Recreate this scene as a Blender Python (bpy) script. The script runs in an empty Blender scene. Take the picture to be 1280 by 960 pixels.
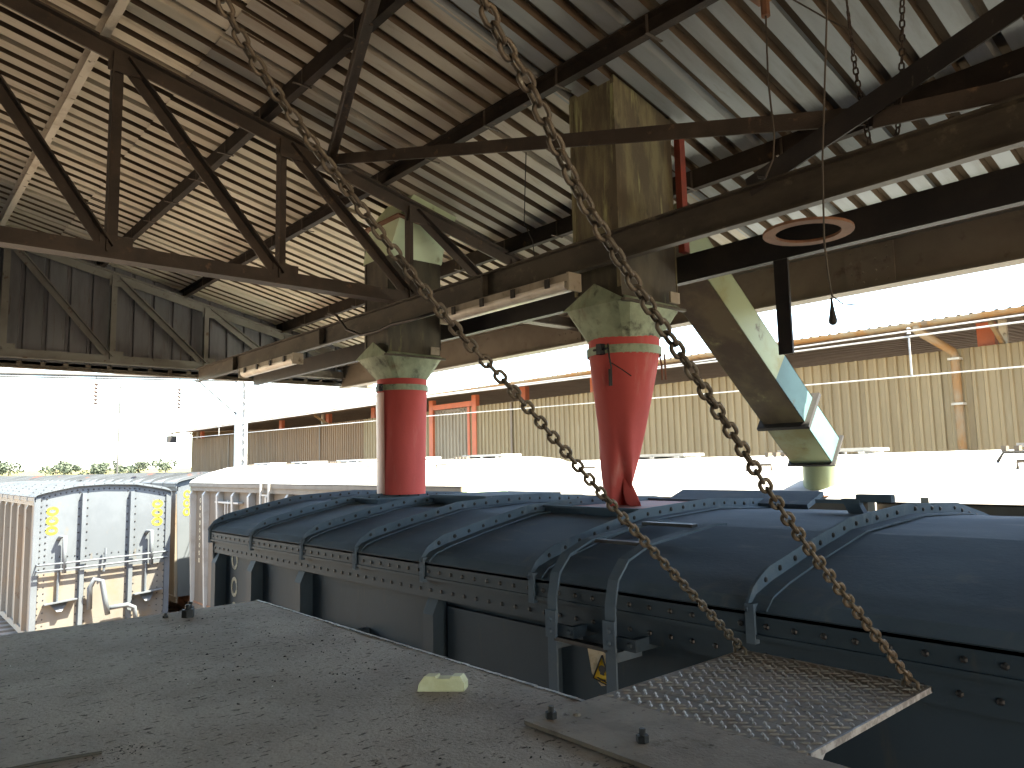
import bpy, math, random
from mathutils import Vector, Matrix, noise
random.seed(7)
scn = bpy.context.scene
COL = scn.collection
R = math.radians

# ------------------------------------------------------------------ camera
cam = bpy.data.cameras.new('camera')
cam.sensor_width = 36.0
cam.lens = 26.02
cam.clip_start = 0.02
cam.clip_end = 5000
camo = bpy.data.objects.new('camera', cam)
COL.objects.link(camo)
XA = (0.75470266, 0.05511873, 0.65374752)      # world axes in camera coordinates (right, down, forward)
YA = (-0.65572536, 0.09552542, 0.748932)
ZA = (-0.02116932, -0.9938998, 0.10823604)
camo.matrix_world = Matrix(((XA[0], -XA[1], -XA[2], 0), (YA[0], -YA[1], -YA[2], 0), (ZA[0], -ZA[1], -ZA[2], 0), (0, 0, 0, 1)))
scn.camera = camo

# ------------------------------------------------------------------ sky, sun, exposure
SUN = Vector((0.30, -0.40, 0.88)).normalized()
w = bpy.data.worlds.new('World'); scn.world = w; w.use_nodes = True
nt = w.node_tree
bg = nt.nodes['Background']
sky = nt.nodes.new('ShaderNodeTexSky'); sky.sky_type = 'NISHITA'; sky.sun_disc = False
sky.sun_elevation = math.asin(SUN.z); sky.sun_rotation = math.atan2(SUN.x, SUN.y)
sky.dust_density = 4.0; sky.air_density = 1.0; sky.altitude = 1400
nt.links.new(sky.outputs[0], bg.inputs[0]); bg.inputs[1].default_value = 0.15
sl = bpy.data.lights.new('sun', 'SUN'); sl.energy = 5.0; sl.angle = R(0.53); sl.color = (1.0, 0.95, 0.87)
so = bpy.data.objects.new('sun', sl); COL.objects.link(so)
so.rotation_euler = SUN.to_track_quat('Z', 'Y').to_euler(); so.location = (5, -20, 40)
scn.view_settings.view_transform = 'Standard'; scn.view_settings.look = 'None'
scn.view_settings.exposure = 3.6; scn.view_settings.gamma = 1.0
try:
    scn.view_settings.use_white_balance = True; scn.view_settings.white_balance_temperature = 7500; scn.view_settings.white_balance_tint = 4
except Exception:
    pass
scn.view_settings.use_curve_mapping = False
try:
    scn.cycles.max_bounces = 10; scn.cycles.diffuse_bounces = 7; scn.cycles.glossy_bounces = 3
    scn.cycles.use_denoising = True; scn.cycles.sample_clamp_indirect = 12
except Exception:
    pass

# ------------------------------------------------------------------ materials
MATS = {}
def mat(name, c1, c2=None, scale=3.0, stretch=(1, 1, 1), lo=.4, hi=.65, rough=.6, metal=0.0, c3=None, s3=14.0, lo3=.58, hi3=.68,
        st3=(1, 1, 1), bump=.0, bs=60.0, var=0.0, detail=6.0, spec=.4, c4=None, s4=2.0, lo4=.6, hi4=.75, st4=(1, 1, 1)):
    m = bpy.data.materials.new(name); m.use_nodes = True
    t = m.node_tree; n = t.nodes; L = t.links
    b = n['Principled BSDF']
    b.inputs['Roughness'].default_value = rough; b.inputs['Metallic'].default_value = metal
    b.inputs['Specular IOR Level'].default_value = spec
    g = n.new('ShaderNodeNewGeometry')
    def nz(s, st, d=detail):
        mp = n.new('ShaderNodeMapping'); mp.inputs['Scale'].default_value = st
        L.new(g.outputs['Position'], mp.inputs[0])
        x = n.new('ShaderNodeTexNoise'); x.inputs['Scale'].default_value = s; x.inputs['Detail'].default_value = d
        x.inputs['Roughness'].default_value = .62
        L.new(mp.outputs[0], x.inputs['Vector']); return x
    def mix(fac, a, bcol):
        mx = n.new('ShaderNodeMix'); mx.data_type = 'RGBA'
        L.new(fac, mx.inputs[0])
        for sk, v in ((mx.inputs[6], a), (mx.inputs[7], bcol)):
            if isinstance(v, tuple): sk.default_value = (*v, 1)
            else: L.new(v, sk)
        return mx.outputs[2]
    def ramp(src, a, bb):
        r = n.new('ShaderNodeMapRange'); r.inputs[1].default_value = a; r.inputs[2].default_value = bb
        r.interpolation_type = 'SMOOTHSTEP'
        L.new(src, r.inputs[0]); return r.outputs[0]
    col = None
    if c2:
        col = mix(ramp(nz(scale, stretch).outputs[0], lo, hi), c1, c2)
    if c3:
        col = mix(ramp(nz(s3, st3, 5).outputs[0], lo3, hi3), col if col else c1, c3)
    if c4:
        col = mix(ramp(nz(s4, st4, 8).outputs[0], lo4, hi4), col if col else c1, c4)
    if var:
        oi = n.new('ShaderNodeObjectInfo')
        mr = n.new('ShaderNodeMapRange'); mr.inputs[3].default_value = 1 - var; mr.inputs[4].default_value = 1 + var
        L.new(oi.outputs['Random'], mr.inputs[0])
        hs = n.new('ShaderNodeHueSaturation'); L.new(mr.outputs[0], hs.inputs['Value'])
        if col: L.new(col, hs.inputs['Color'])
        else: hs.inputs['Color'].default_value = (*c1, 1)
        col = hs.outputs[0]
    if col: L.new(col, b.inputs['Base Color'])
    else: b.inputs['Base Color'].default_value = (*c1, 1)
    if bump:
        bp = n.new('ShaderNodeBump'); bp.inputs['Strength'].default_value = bump; bp.inputs['Distance'].default_value = .01
        L.new(nz(bs, (1, 1, 1), 4).outputs[0], bp.inputs['Height']); L.new(bp.outputs[0], b.inputs['Normal'])
    MATS[name] = m
    return m

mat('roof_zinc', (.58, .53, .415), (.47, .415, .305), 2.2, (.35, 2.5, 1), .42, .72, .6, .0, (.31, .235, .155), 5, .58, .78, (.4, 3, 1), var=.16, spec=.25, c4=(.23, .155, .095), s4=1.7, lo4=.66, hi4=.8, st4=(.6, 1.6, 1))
mat('rib_rust_shade', (.095, .070, .048), (.15, .112, .076), 3.0, (.5, 3, 1), .42, .7, .85, 0, (.26, .215, .155), 4.0, .64, .78, (.5, 2, 1), spec=.1)  # rust brown, also deepened to carry the shade inside the grooves
mat('roof_zinc_silver', (.225, .250, .258), (.17, .18, .175), 2.6, (.4, 2.5, 1), .42, .72, .5, .1, (.135, .11, .085), 5, .62, .8, (.4, 3, 1), var=.08, spec=.3, bump=.2, bs=6)  # darker silver-grey sheets for the near bays
mat('old_steel', (.056, .044, .034), (.082, .063, .047), 3.5, (1, 1, 1), .42, .66, .65, .0, (.16, .105, .062), 11, .60, .74, bump=.25, bs=80)
mat('purlin_steel', (.024, .019, .015), (.038, .029, .022), 3.5, (1, 1, 1), .42, .66, .7, .0, (.10, .06, .035), 9, .62, .74, bump=.25, bs=80, spec=.2)
mat('roof_zinc_shaded', (.37, .345, .29), (.30, .265, .21), 2.4, (.35, 2.5, 1), .42, .72, .6, .0, (.20, .155, .11), 5, .58, .78, (.4, 3, 1), var=.12, spec=.25)  # darker copy of roof_zinc, weaker bounce over the middle bays painted in
mat('cream_steel', (.55, .50, .40), (.42, .36, .27), 4, (1, 1, 1), .5, .7, .6, 0, (.08, .06, .04), 9, .62, .68, bump=.2)
mat('beam_steel', (.075, .065, .048), (.042, .036, .028), 2.2, (1, .7, 2), .38, .65, .55, .1, (.13, .115, .08), 8, .58, .75, bump=.2, c4=(.022, .02, .017), s4=3.5, lo4=.58, hi4=.72, st4=(1, .6, 1.5))
mat('black_steel', (.020, .019, .019), (.032, .028, .025), 3, (1, 1, 1), .45, .65, .6, .1, (.08, .07, .06), 24, .68, .76, (1, 1, .3), bump=.15)
mat('girder_paint', (.175, .15, .112), (.14, .118, .086), 2.0, (1, 1, 1), .4, .65, .6, 0, (.10, .072, .05), 7, .58, .75, bump=.1, c4=(.07, .058, .045), s4=2.4, lo4=.6, hi4=.8, st4=(1, .5, 1.5))
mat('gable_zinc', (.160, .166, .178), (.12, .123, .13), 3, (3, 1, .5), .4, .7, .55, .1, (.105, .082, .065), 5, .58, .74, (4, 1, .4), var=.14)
mat('frame_grey', (.22, .215, .19), (.17, .16, .14), 3, (1, 1, 1), .4, .7, .6, 0, (.12, .085, .055), 9, .6, .7)
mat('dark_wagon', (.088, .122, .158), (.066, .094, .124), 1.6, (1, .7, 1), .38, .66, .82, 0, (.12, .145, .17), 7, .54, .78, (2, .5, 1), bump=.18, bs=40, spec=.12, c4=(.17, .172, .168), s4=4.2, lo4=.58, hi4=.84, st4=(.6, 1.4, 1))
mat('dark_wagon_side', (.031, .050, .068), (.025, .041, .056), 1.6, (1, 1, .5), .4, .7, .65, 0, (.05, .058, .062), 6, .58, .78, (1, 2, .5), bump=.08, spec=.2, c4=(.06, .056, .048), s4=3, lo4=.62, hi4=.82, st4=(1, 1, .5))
mat('bolt_black', (.012, .013, .015), rough=.5)
mat('pale_wagon', (.076, .088, .102), (.063, .074, .087), 1.2, (1, 1, .6), .4, .65, .6, 0, (.10, .084, .063), 3.2, .62, .80, (1, 1, .6), bump=.05, spec=.2)
mat('pale_wagon_dirty', (.125, .110, .09), (.15, .105, .065), 1.5, (1, 1, .5), .45, .7, .65, 0, (.09, .062, .042), 6, .60, .72)
mat('pale_wagon_low', (.105, .100, .092), (.118, .095, .068), 2.2, (1, 1, .6), .45, .7, .65, 0, (.085, .060, .04), 7, .62, .76, spec=.15)
mat('white_roof', (.36, .36, .35), (.31, .305, .29), 1.2, (1, 1, 1), .4, .7, .6, 0, (.25, .22, .19), 6, .64, .78, spec=.2)
mat('wagon_brown', (.115, .095, .074), (.095, .075, .058), 1.6, (1, 2, .5), .4, .65, .65, 0, (.14, .10, .063), 5, .6, .75)
mat('wagon_post_white', (.30, .29, .265), (.24, .22, .19), 3, (1, 1, 1), .45, .7, .6)  # posts whiter than the side panels: sun on their faces painted in
mat('grey_roof', (.055, .062, .07), (.042, .047, .052), 1.2, (1, 3, 1), .4, .7, .7, 0, (.15, .05, .03), .45, .58, .66, (1, .6, 1), var=.15, spec=.15)
mat('rust_brown', (.22, .11, .06), (.15, .075, .045), 4, rough=.8)
mat('yellow_paint', (.30, .26, .012), (.2, .19, .05), 9, lo=.5, hi=.7, rough=.6)
mat('cream_paint', (.5, .46, .34), (.22, .22, .2), 14, lo=.5, hi=.6, rough=.7)
mat('red_sock', (.50, .088, .080), (.41, .072, .065), 2.4, (1, 1, .5), .38, .7, .7, 0, (.54, .22, .19), 4, .56, .84, (2, 2, .35), bump=.2, bs=11, spec=.15, c4=(.25, .065, .058), s4=6, lo4=.60, hi4=.82, st4=(1.5, 1.5, .3))
mat('faded_sock', (.58, .36, .30), (.52, .26, .22), 4, (2, 2, .4), .4, .7, .5)
mat('pale_green', (.52, .62, .42), (.43, .52, .33), 2.5, lo=.4, hi=.7, rough=.6, c3=(.14, .115, .06), s3=5, lo3=.62, hi3=.80, bump=.1)
mat('mould_green', (.31, .37, .25), (.19, .24, .16), 4, lo=.40, hi=.66, rough=.7, c3=(.045, .045, .034), s3=7, lo3=.50, hi3=.74, bump=.2, c4=(.14, .10, .055), s4=3, lo4=.58, hi4=.75, st4=(1, 1, .4))
mat('duct_olive', (.225, .205, .115), (.125, .105, .068), 3.6, (2.2, 2.2, .5), .40, .60, .7, 0, (.42, .44, .21), 5, .58, .74, (2.4, 2.4, .3), bump=.3, c4=(.055, .048, .035), s4=5, lo4=.60, hi4=.74, st4=(1.4, 1.4, .5))
mat('duct_dark', (.085, .078, .055), (.05, .045, .035), 3.2, (2, 2, .5), .4, .65, .65, 0, (.16, .16, .085), 6, .60, .74, (2, 2, .4), bump=.15)
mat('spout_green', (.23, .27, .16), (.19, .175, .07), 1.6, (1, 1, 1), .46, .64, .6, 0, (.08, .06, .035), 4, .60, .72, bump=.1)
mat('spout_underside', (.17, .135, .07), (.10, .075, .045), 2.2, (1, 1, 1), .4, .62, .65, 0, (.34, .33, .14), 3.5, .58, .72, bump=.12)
mat('spout_blue', (.062, .135, .14), (.05, .11, .112), 3, rough=.65, c3=(.075, .07, .04), s3=7, lo3=.60, hi3=.74)
mat('deck_steel', (.38, .335, .292), (.285, .248, .215), 2.6, (1, 1, 1), .36, .66, .82, .0, (.085, .070, .059), 70, .585, .645, (.45, 1, 1), bump=.7, bs=80, spec=.12, detail=9, c4=(.45, .415, .375), s4=5.5, lo4=.66, hi4=.80, st4=(.6, 1, 1))
mat('plate_steel', (.27, .228, .185), (.215, .18, .145), 9, (1, 1, 1), .4, .65, .75, .0, (.09, .07, .053), 34, .60, .7, bump=.35, bs=90, spec=.2, c4=(.14, .108, .08), s4=6, lo4=.58, hi4=.7)
mat('tread_steel', (.205, .172, .138), (.15, .125, .10), 7, (1, 1, 1), .4, .65, .7, .0, (.085, .066, .05), 26, .58, .7, bump=.25, bs=120, spec=.25)
mat('tread_worn', (.33, .285, .235), (.24, .205, .168), 9, rough=.5, metal=.1)
mat('worn_edge', (.34, .32, .30), (.16, .145, .135), 30, lo=.4, hi=.6, rough=.55)
mat('chain_rust', (.095, .072, .05), (.14, .105, .072), 24, lo=.4, hi=.65, rough=.5, metal=.25, c3=(.30, .265, .21), s3=40, lo3=.62, hi3=.74, bump=.25, bs=180)
mat('chain_dark', (.045, .034, .027), (.07, .05, .038), 30, rough=.6, metal=.2)
mat('cord_grey', (.07, .06, .048), rough=.8)
mat('cord_black', (.02, .02, .02), rough=.7)
mat('lamp_housing', (.36, .325, .255), (.27, .235, .175), 5, rough=.6, c3=(.11, .085, .055), s3=10, lo3=.58, hi3=.72)
mat('lamp_diffuser', (.72, .68, .58), (.6, .55, .45), 6, rough=.35)
mat('wall_tan', (.195, .142, .070), (.165, .118, .056), 1.1, (1, 2.5, .35), .4, .7, .65, 0, (.235, .185, .105), 2.2, .58, .76, (1, 3, .3), var=.08)
mat('wall_brown', (.140, .080, .034), (.115, .066, .028), 1.2, (1, 2.5, .35), .4, .7, .65, 0, (.095, .053, .025), 2.2, .62, .76, (1, 3, .3), var=.07)
mat('soffit', (.15, .11, .072), (.115, .083, .053), 1.5, rough=.7)
mat('rust_gutter', (.20, .10, .03), (.19, .145, .085), .8, (1, 1.5, 1), .42, .6, .65, 0, (.10, .05, .02), 4, .6, .72)
mat('orange_frame', (.36, .085, .03), (.30, .075, .03), 3, rough=.6)
mat('red_angle', (.30, .055, .035), (.2, .05, .035), 5, rough=.6)
mat('grey_door', (.19, .15, .095), (.16, .125, .078), 2, (1, 2, .4), rough=.6)
mat('white_metal', (.34, .34, .33), (.27, .27, .26), 3, rough=.5)
mat('mast_grey', (.055, .055, .055), (.042, .042, .042), 3, rough=.7, spec=.1)
mat('insulator', (.10, .07, .06), rough=.3)
mat('dirt', (.25, .185, .135), (.20, .14, .10), .8, lo=.4, hi=.65, rough=.95, c3=(.32, .26, .20), s3=6, lo3=.6, hi3=.72, bump=.5, bs=12)
mat('field_grass', (.066, .060, .009), (.052, .052, .014), .02, lo=.4, hi=.6, rough=.95)
mat('leaf', (.03, .042, .026), (.042, .055, .035), .6, rough=.8, var=.25)
mat('bark', (.10, .075, .055), rough=.9)
mat('rail_steel', (.20, .13, .09), rough=.6, metal=.3)
mat('sleeper', (.17, .13, .10), rough=.9)
mat('paper', (.58, .50, .36), (.4, .32, .2), 18, rough=.8)
mat('warn_yellow', (.72, .48, .03), rough=.6)
mat('foam_block', (.62, .60, .38), (.55, .52, .30), 14, rough=.7, bump=.15)
mat('grain_white', (.7, .68, .6), rough=.7)
mat('soil_black', (.03, .026, .024), rough=.9)
mat('hatch_red', (.20, .055, .035), (.13, .05, .035), 5, rough=.7)

# ------------------------------------------------------------------ mesh helpers
def V(*a): return Vector(a)

class MB:
    def __init__(s): s.v = []; s.f = []
    def add(s, vs, fs):
        o = len(s.v); s.v += [tuple(q) for q in vs]; s.f += [tuple(i + o for i in f) for f in fs]; return s
    def box(s, x0, x1, y0, y1, z0, z1):
        return s.add([(x0, y0, z0), (x1, y0, z0), (x1, y1, z0), (x0, y1, z0), (x0, y0, z1), (x1, y0, z1), (x1, y1, z1), (x0, y1, z1)],
                     [(0, 3, 2, 1), (4, 5, 6, 7), (0, 1, 5, 4), (1, 2, 6, 5), (2, 3, 7, 6), (3, 0, 4, 7)])
    def sect(s, p0, p1, prof, up=(0, 0, 1)):
        p0 = Vector(p0); p1 = Vector(p1); d = (p1 - p0).normalized(); up = Vector(up)
        if abs(d.dot(up)) > .98: up = Vector((0, 1, 0))
        sx = d.cross(up).normalized(); sz = sx.cross(d).normalized()
        n = len(prof)
        vs = [p + sx * a + sz * b for p in (p0, p1) for a, b in prof]
        fs = [tuple(reversed(range(n))), tuple(range(n, 2 * n))] + [(i, (i + 1) % n, n + (i + 1) % n, n + i) for i in range(n)]
        return s.add(vs, fs)
    def bar(s, p0, p1, w_, h, up=(0, 0, 1)):
        a, b = w_ / 2, h / 2
        return s.sect(p0, p1, [(-a, -b), (a, -b), (a, b), (-a, b)], up)
    def tube(s, pts, r, n=8, closed=False):
        pts = [Vector(p) for p in pts]; m = len(pts); rings = []; prev = None
        for i, p in enumerate(pts):
            a = pts[(i - 1) % m] if (closed or i > 0) else p
            b = pts[(i + 1) % m] if (closed or i < m - 1) else p
            t = (b - a).normalized()
            if prev is None:
                u = t.cross(V(0, 0, 1)) if abs(t.z) < .9 else t.cross(V(1, 0, 0))
            else:
                u = prev - t * prev.dot(t)
            u.normalize(); prev = u; q = t.cross(u)
            rr = r[i] if isinstance(r, (list, tuple)) else r
            rings.append([p + u * (rr * math.cos(2 * math.pi * k / n)) + q * (rr * math.sin(2 * math.pi * k / n)) for k in range(n)])
        vs = [q for ring in rings for q in ring]; fs = []
        for i in range(m if closed else m - 1):
            j = (i + 1) % m
            for k in range(n):
                fs.append((i * n + k, i * n + (k + 1) % n, j * n + (k + 1) % n, j * n + k))
        if not closed: fs += [tuple(reversed(range(n))), tuple(range((m - 1) * n, m * n))]
        return s.add(vs, fs)
    def rings(s, rl, cap0=True, cap1=True):
        n = len(rl[0]); vs = [q for ring in rl for q in ring]; fs = []
        for i in range(len(rl) - 1):
            for k in range(n): fs.append((i * n + k, i * n + (k + 1) % n, (i + 1) * n + (k + 1) % n, (i + 1) * n + k))
        if cap0: fs.append(tuple(reversed(range(n))))
        if cap1: fs.append(tuple(range((len(rl) - 1) * n, len(rl) * n)))
        return s.add(vs, fs)
    def prism(s, poly, a, th):
        """closed polygon of 3D points, thickened by vector th"""
        n = len(poly); p = [Vector(q) for q in poly]; th = Vector(th)
        return s.add(p + [q + th for q in p], [tuple(reversed(range(n))), tuple(range(n, 2 * n))] + [(i, (i + 1) % n, n + (i + 1) % n, n + i) for i in range(n)])
    def dome(s, c, nrm, r, h=None, n=7):
        c = Vector(c); nrm = Vector(nrm).normalized(); h = h or r * .7
        u = nrm.cross(V(0, 0, 1)) if abs(nrm.z) < .9 else nrm.cross(V(1, 0, 0)); u.normalize(); q = nrm.cross(u)
        vs = [c + (u * math.cos(2 * math.pi * k / n) + q * math.sin(2 * math.pi * k / n)) * r for k in range(n)]
        vs += [c + nrm * h * .75 + (u * math.cos(2 * math.pi * k / n) + q * math.sin(2 * math.pi * k / n)) * r * .65 for k in range(n)]
        vs.append(c + nrm * h)
        fs = [(k, (k + 1) % n, n + (k + 1) % n, n + k) for k in range(n)] + [(n + k, n + (k + 1) % n, 2 * n) for k in range(n)]
        return s.add(vs, fs)
    def build(s, name, m, parent=None, smooth=False, kind=None, label=None):
        org = worg(parent) if parent else Vector((0, 0, 0))
        me = bpy.data.meshes.new(name)
        me.from_pydata([(q[0] - org.x, q[1] - org.y, q[2] - org.z) for q in s.v], [], s.f)
        me.materials.append(MATS[m])
        if smooth: me.polygons.foreach_set('use_smooth', [True] * len(me.polygons))
        me.update()
        return link(name, me, parent, kind=kind, label=label)

ORG = {}
def worg(o): return ORG[o.name]
def link(name, me, parent=None, loc=None, kind=None, label=None):
    o = bpy.data.objects.new(name, me); COL.objects.link(o)
    base = worg(parent) if parent else Vector((0, 0, 0))
    if parent: o.parent = parent
    if loc is not None: o.location = Vector(loc) - base; ORG[o.name] = Vector(loc)
    else: ORG[o.name] = base.copy()
    if kind: o['kind'] = kind
    if label: o['label'] = label
    return o
def thing(name, label, cat, loc, group=None):
    o = link(name, None, None, loc)
    o.empty_display_size = .1
    o['label'] = label; o['category'] = cat
    if group: o['group'] = group
    return o
def tag(o, label, cat, group=None):
    o['label'] = label; o['category'] = cat
    if group: o['group'] = group
    return o
def smooth_by_angle(o, ang=35):
    me = o.data
    me.polygons.foreach_set('use_smooth', [True] * len(me.polygons))
    try: me.set_sharp_from_angle(angle=R(ang))
    except Exception: pass
    return o
def angle_prof(a, t): return [(-a / 2, -a / 2), (a / 2, -a / 2), (a / 2, -a / 2 + t), (-a / 2 + t, -a / 2 + t), (-a / 2 + t, a / 2), (-a / 2, a / 2)]
def tee_prof(wd, h, t): return [(-wd / 2, h / 2), (-wd / 2, h / 2 - t), (-t / 2, h / 2 - t), (-t / 2, -h / 2), (t / 2, -h / 2), (t / 2, h / 2 - t), (wd / 2, h / 2 - t), (wd / 2, h / 2)]
def chan_prof(h, b, t, side=1):
    p = [(0, -h / 2), (b, -h / 2), (b, -h / 2 + t), (t, -h / 2 + t), (t, h / 2 - t), (b, h / 2 - t), (b, h / 2), (0, h / 2)]
    return p if side > 0 else [(-x, z) for x, z in reversed(p)]
def i_prof(h, b, t): return [(-b / 2, -h / 2), (b / 2, -h / 2), (b / 2, -h / 2 + t), (t / 2, -h / 2 + t), (t / 2, h / 2 - t), (b / 2, h / 2 - t), (b / 2, h / 2), (-b / 2, h / 2), (-b / 2, h / 2 - t), (-t / 2, h / 2 - t), (-t / 2, -h / 2 + t), (-b / 2, -h / 2 + t)]

GZ = -4.2          # ground level below the lens

# ================================================================== setting
o = MB().add([(-1500, -900, GZ), (2500, -900, GZ), (2500, 110, GZ), (-1500, 110, GZ)], [(0, 1, 2, 3)]).build('ground', 'dirt', kind='structure')
g = MB()
g.add([(-1500, 110, GZ), (2500, 110, GZ), (2500, 260, -1.0), (-1500, 260, -1.0), (2500, 420, 2.0), (-1500, 420, 2.0), (2500, 3500, 3.5), (-1500, 3500, 3.5)],
      [(0, 1, 2, 3), (3, 2, 4, 5), (5, 4, 6, 7)])
g.build('field', 'field_grass', kind='structure')

TRACKS = (3.95, 7.95, 11.9)
for i, xc in enumerate(TRACKS):
    t = link('railway_track', None, None, (xc, 0, GZ)); t['kind'] = 'structure'
    for sgn in (-1, 1):
        x = xc + sgn * .55
        MB().sect((x, -12, GZ + .13), (x, 105, GZ + .13), [(-.06, -.08), (.06, -.08), (.06, -.06), (.012, -.05), (.012, .03), (.035, .035), (.035, .07), (-.035, .07), (-.035, .035), (-.012, .03), (-.012, -.05), (-.06, -.06)]).build('rail', 'rail_steel', t)
    sm = MB()
    for k in range(170): sm.box(xc - 1.05, xc + 1.05, -11.5 + k * .68, -11.27 + k * .68, GZ - .05, GZ + .05)
    sm.build('sleepers', 'sleeper', t, kind='stuff')

# ================================================================== loading shed
def zr(x): return 3.436 - .24 * x if x >= -3 else 4.156 + .24 * (x + 3)
ZB = 1.52                      # truss bottom chord
YT = (-5.3, .12, 5.57, 11.0)
EAVE = 6.6
shed = thing('loading_shed', 'open sided steel loading shed roofed with corrugated sheets on dark trusses', 'shed', (3.5, 3, GZ))

PITCH = .19
def sheet_mesh(name, x0, x1, n=4):
    """ribbed sheet: wide pans with narrow raised ribs, n ribs wide, running along X at roof slope"""
    prof = []
    for k in range(n):
        y = k * PITCH
        prof += [(y, 0), (y + .112, 0), (y + .122, .052), (y + .180, .052)]
    prof.append((n * PITCH + .012, 0.0))
    prof.append((n * PITCH + .03, -.0015))
    return prof
def build_sheet_mesh(nm, xs, zfun, th=.0016):
    prof = sheet_mesh(nm, 0, 1)
    vs = []; fs = []; m = len(prof)
    for x in xs:
        for y, z in prof: vs.append((x, y, zfun(x) + z))
    for x in xs:
        for y, z in prof: vs.append((x, y, zfun(x) + z + th + .001))
    nx = len(xs); o2 = nx * m
    for i in range(nx - 1):
        for k in range(m - 1):
            a = i * m + k
            fs.append((a, a + 1, a + m + 1, a + m))
            fs.append((o2 + a, o2 + a + m, o2 + a + m + 1, o2 + a + 1))
    for i in range(nx - 1):
        fs.append((i * m, (i + 1) * m, o2 + (i + 1) * m, o2 + i * m))
    for e in (0, nx - 1):
        for k in range(m - 1):
            a = e * m + k; fs.append((a, a + 1, o2 + a + 1, o2 + a))
    me = bpy.data.meshes.new(nm); me.from_pydata(vs, [], fs); me.update()
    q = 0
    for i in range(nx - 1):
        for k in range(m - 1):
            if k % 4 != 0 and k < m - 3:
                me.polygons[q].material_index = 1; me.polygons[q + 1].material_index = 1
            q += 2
    return me
SHEETS = {}
for key, xs in (('east_low', (1.72, 4.2, EAVE)), ('east_high', (-3.0, -.5, 1.95))):
    for mm in ('roof_zinc', 'roof_zinc_silver', 'roof_zinc_shaded'):
        me = build_sheet_mesh('roof_sheet', xs, zr); me.materials.append(MATS[mm]); me.materials.append(MATS['rib_rust_shade']); SHEETS[key, mm] = me
rs = random.Random(3)
y = -6.4
while y < 11.3:
    for key in ('east_low', 'east_high'):
        mm = 'roof_zinc'
        if key == 'east_low' and y < 5.6: mm = 'roof_zinc_silver' if y < 2.9 else 'roof_zinc_shaded'
        lift = .013 if key == 'east_high' else 0
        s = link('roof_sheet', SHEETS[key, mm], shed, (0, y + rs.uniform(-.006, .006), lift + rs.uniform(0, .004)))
        s.rotation_euler = (rs.uniform(-.003, .003), 0, rs.uniform(-.0010, .0010))
    y += 4 * PITCH

MB().sect((-3, -6.4, 4.215), (-3, 11.9, 4.215), [(-.06, -.25), (-.05, 0), (.2, -.04), (.2, -.034), (-.056, .008), (-.068, -.25)]).build('ridge_cap', 'roof_zinc', shed)
# purlins
for i, x in enumerate((1.13, 2.24, 3.38, 4.80, 6.15, 0.0, -1.15, -2.3)):
    m = 'cream_steel' if i == 0 else 'purlin_steel'
    d = .125 if i != 3 else .15
    zz = zr(x) - d / 2 - .004
    MB().sect((x, -6.4, zz), (x, 11.15, zz), chan_prof(d, .06, .008, 1 if i % 2 else -1)).build('purlin', m, shed, label='cream painted purlin with peeling rust' if i == 0 else None)
    if i in (1, 2, 3):
        c = MB()
        for k in range(14):
            yy = 1.0 + k * .76
            c.box(x - .072, x + .072, yy, yy + .018, zz - d / 2 - .006, zz - d / 2 - .001)
            xf = x - .005 if i % 2 else x - .066
            c.box(xf, xf + .004, yy, yy + .018, zz - d / 2 - .006, zz + d / 2 - .01)
        c.build('purlin_clips', 'old_steel', shed, kind='stuff')

def truss(yt, m, mirror=True):
    sec = tee_prof(.12, .12, .016)
    tz = lambda x: zr(x) - .125 - .065
    ch = MB().sect((-3, yt, tz(-3)), (EAVE - .1, yt, tz(EAVE - .1)), sec).build('truss', m, shed)
    MB().sect((-2.95, yt, ZB), (6.75, yt, ZB), [(a, -b) for a, b in reversed(tee_prof(.13, .12, .016))]).build('bottom_chord', m, ch)
    x = -9.9; k = 0
    nodes = [1.21 + 1.235 * j for j in range(-10, 5)]
    for j, x in enumerate(nodes):
        if x < -2.9 or x > 6.3: continue
        t = tz(x)
        if t - ZB > .12:
            MB().sect((x, yt + .012, ZB), (x, yt + .012, t + .02), angle_prof(.085, .011), (0, -1, 0)).build('strut', m, ch)
        if j + 1 < len(nodes) and x > -3 and tz(nodes[j + 1]) - ZB > -.1:
            MB().sect((x + .03, yt - .012, t - .02), (nodes[j + 1] - .03, yt - .012, ZB + .02), angle_prof(.08, .011), (0, -1, 0)).build('diagonal', m, ch)
        if -.1 < x < 5 and yt in (5.57, 11.0):
            MB().box(x - .08, x + .13, yt - .006, yt + .004, ZB - .02, ZB + .12).build('gusset', m, ch)
            MB().box(x - .07, x + .16, yt - .006, yt + .004, t - .12, t + .0).build('gusset', m, ch)
    return ch
for yt in YT: truss(yt, 'frame_grey' if yt == 11.0 else 'old_steel')  # far truss in lighter grey: light from the gable opening painted in

# wind braces lying just under the roof
br = [((2.86, 5.55, 2.60), (3.66, 1.46, 1.665), .09, 'old_steel'), ((2.86, 5.55, 2.62), (.74, -.1, 3.02), .085, 'old_steel'),
      ((3.58, 2.06, 1.462), (3.58, .12, 2.07), .11, 'black_steel'), ((3.60, 1.40, 1.61), (3.60, .42, 1.462), .09, 'old_steel')]
for a, b, s_, m in br:
    MB().sect(a, b, angle_prof(s_, .012), (0, 0, -1)).build('wind_brace', m, shed)
MB().box(2.74, 3.0, 5.44, 5.62, 2.52, 2.532).build('gusset', 'old_steel', shed)

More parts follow.
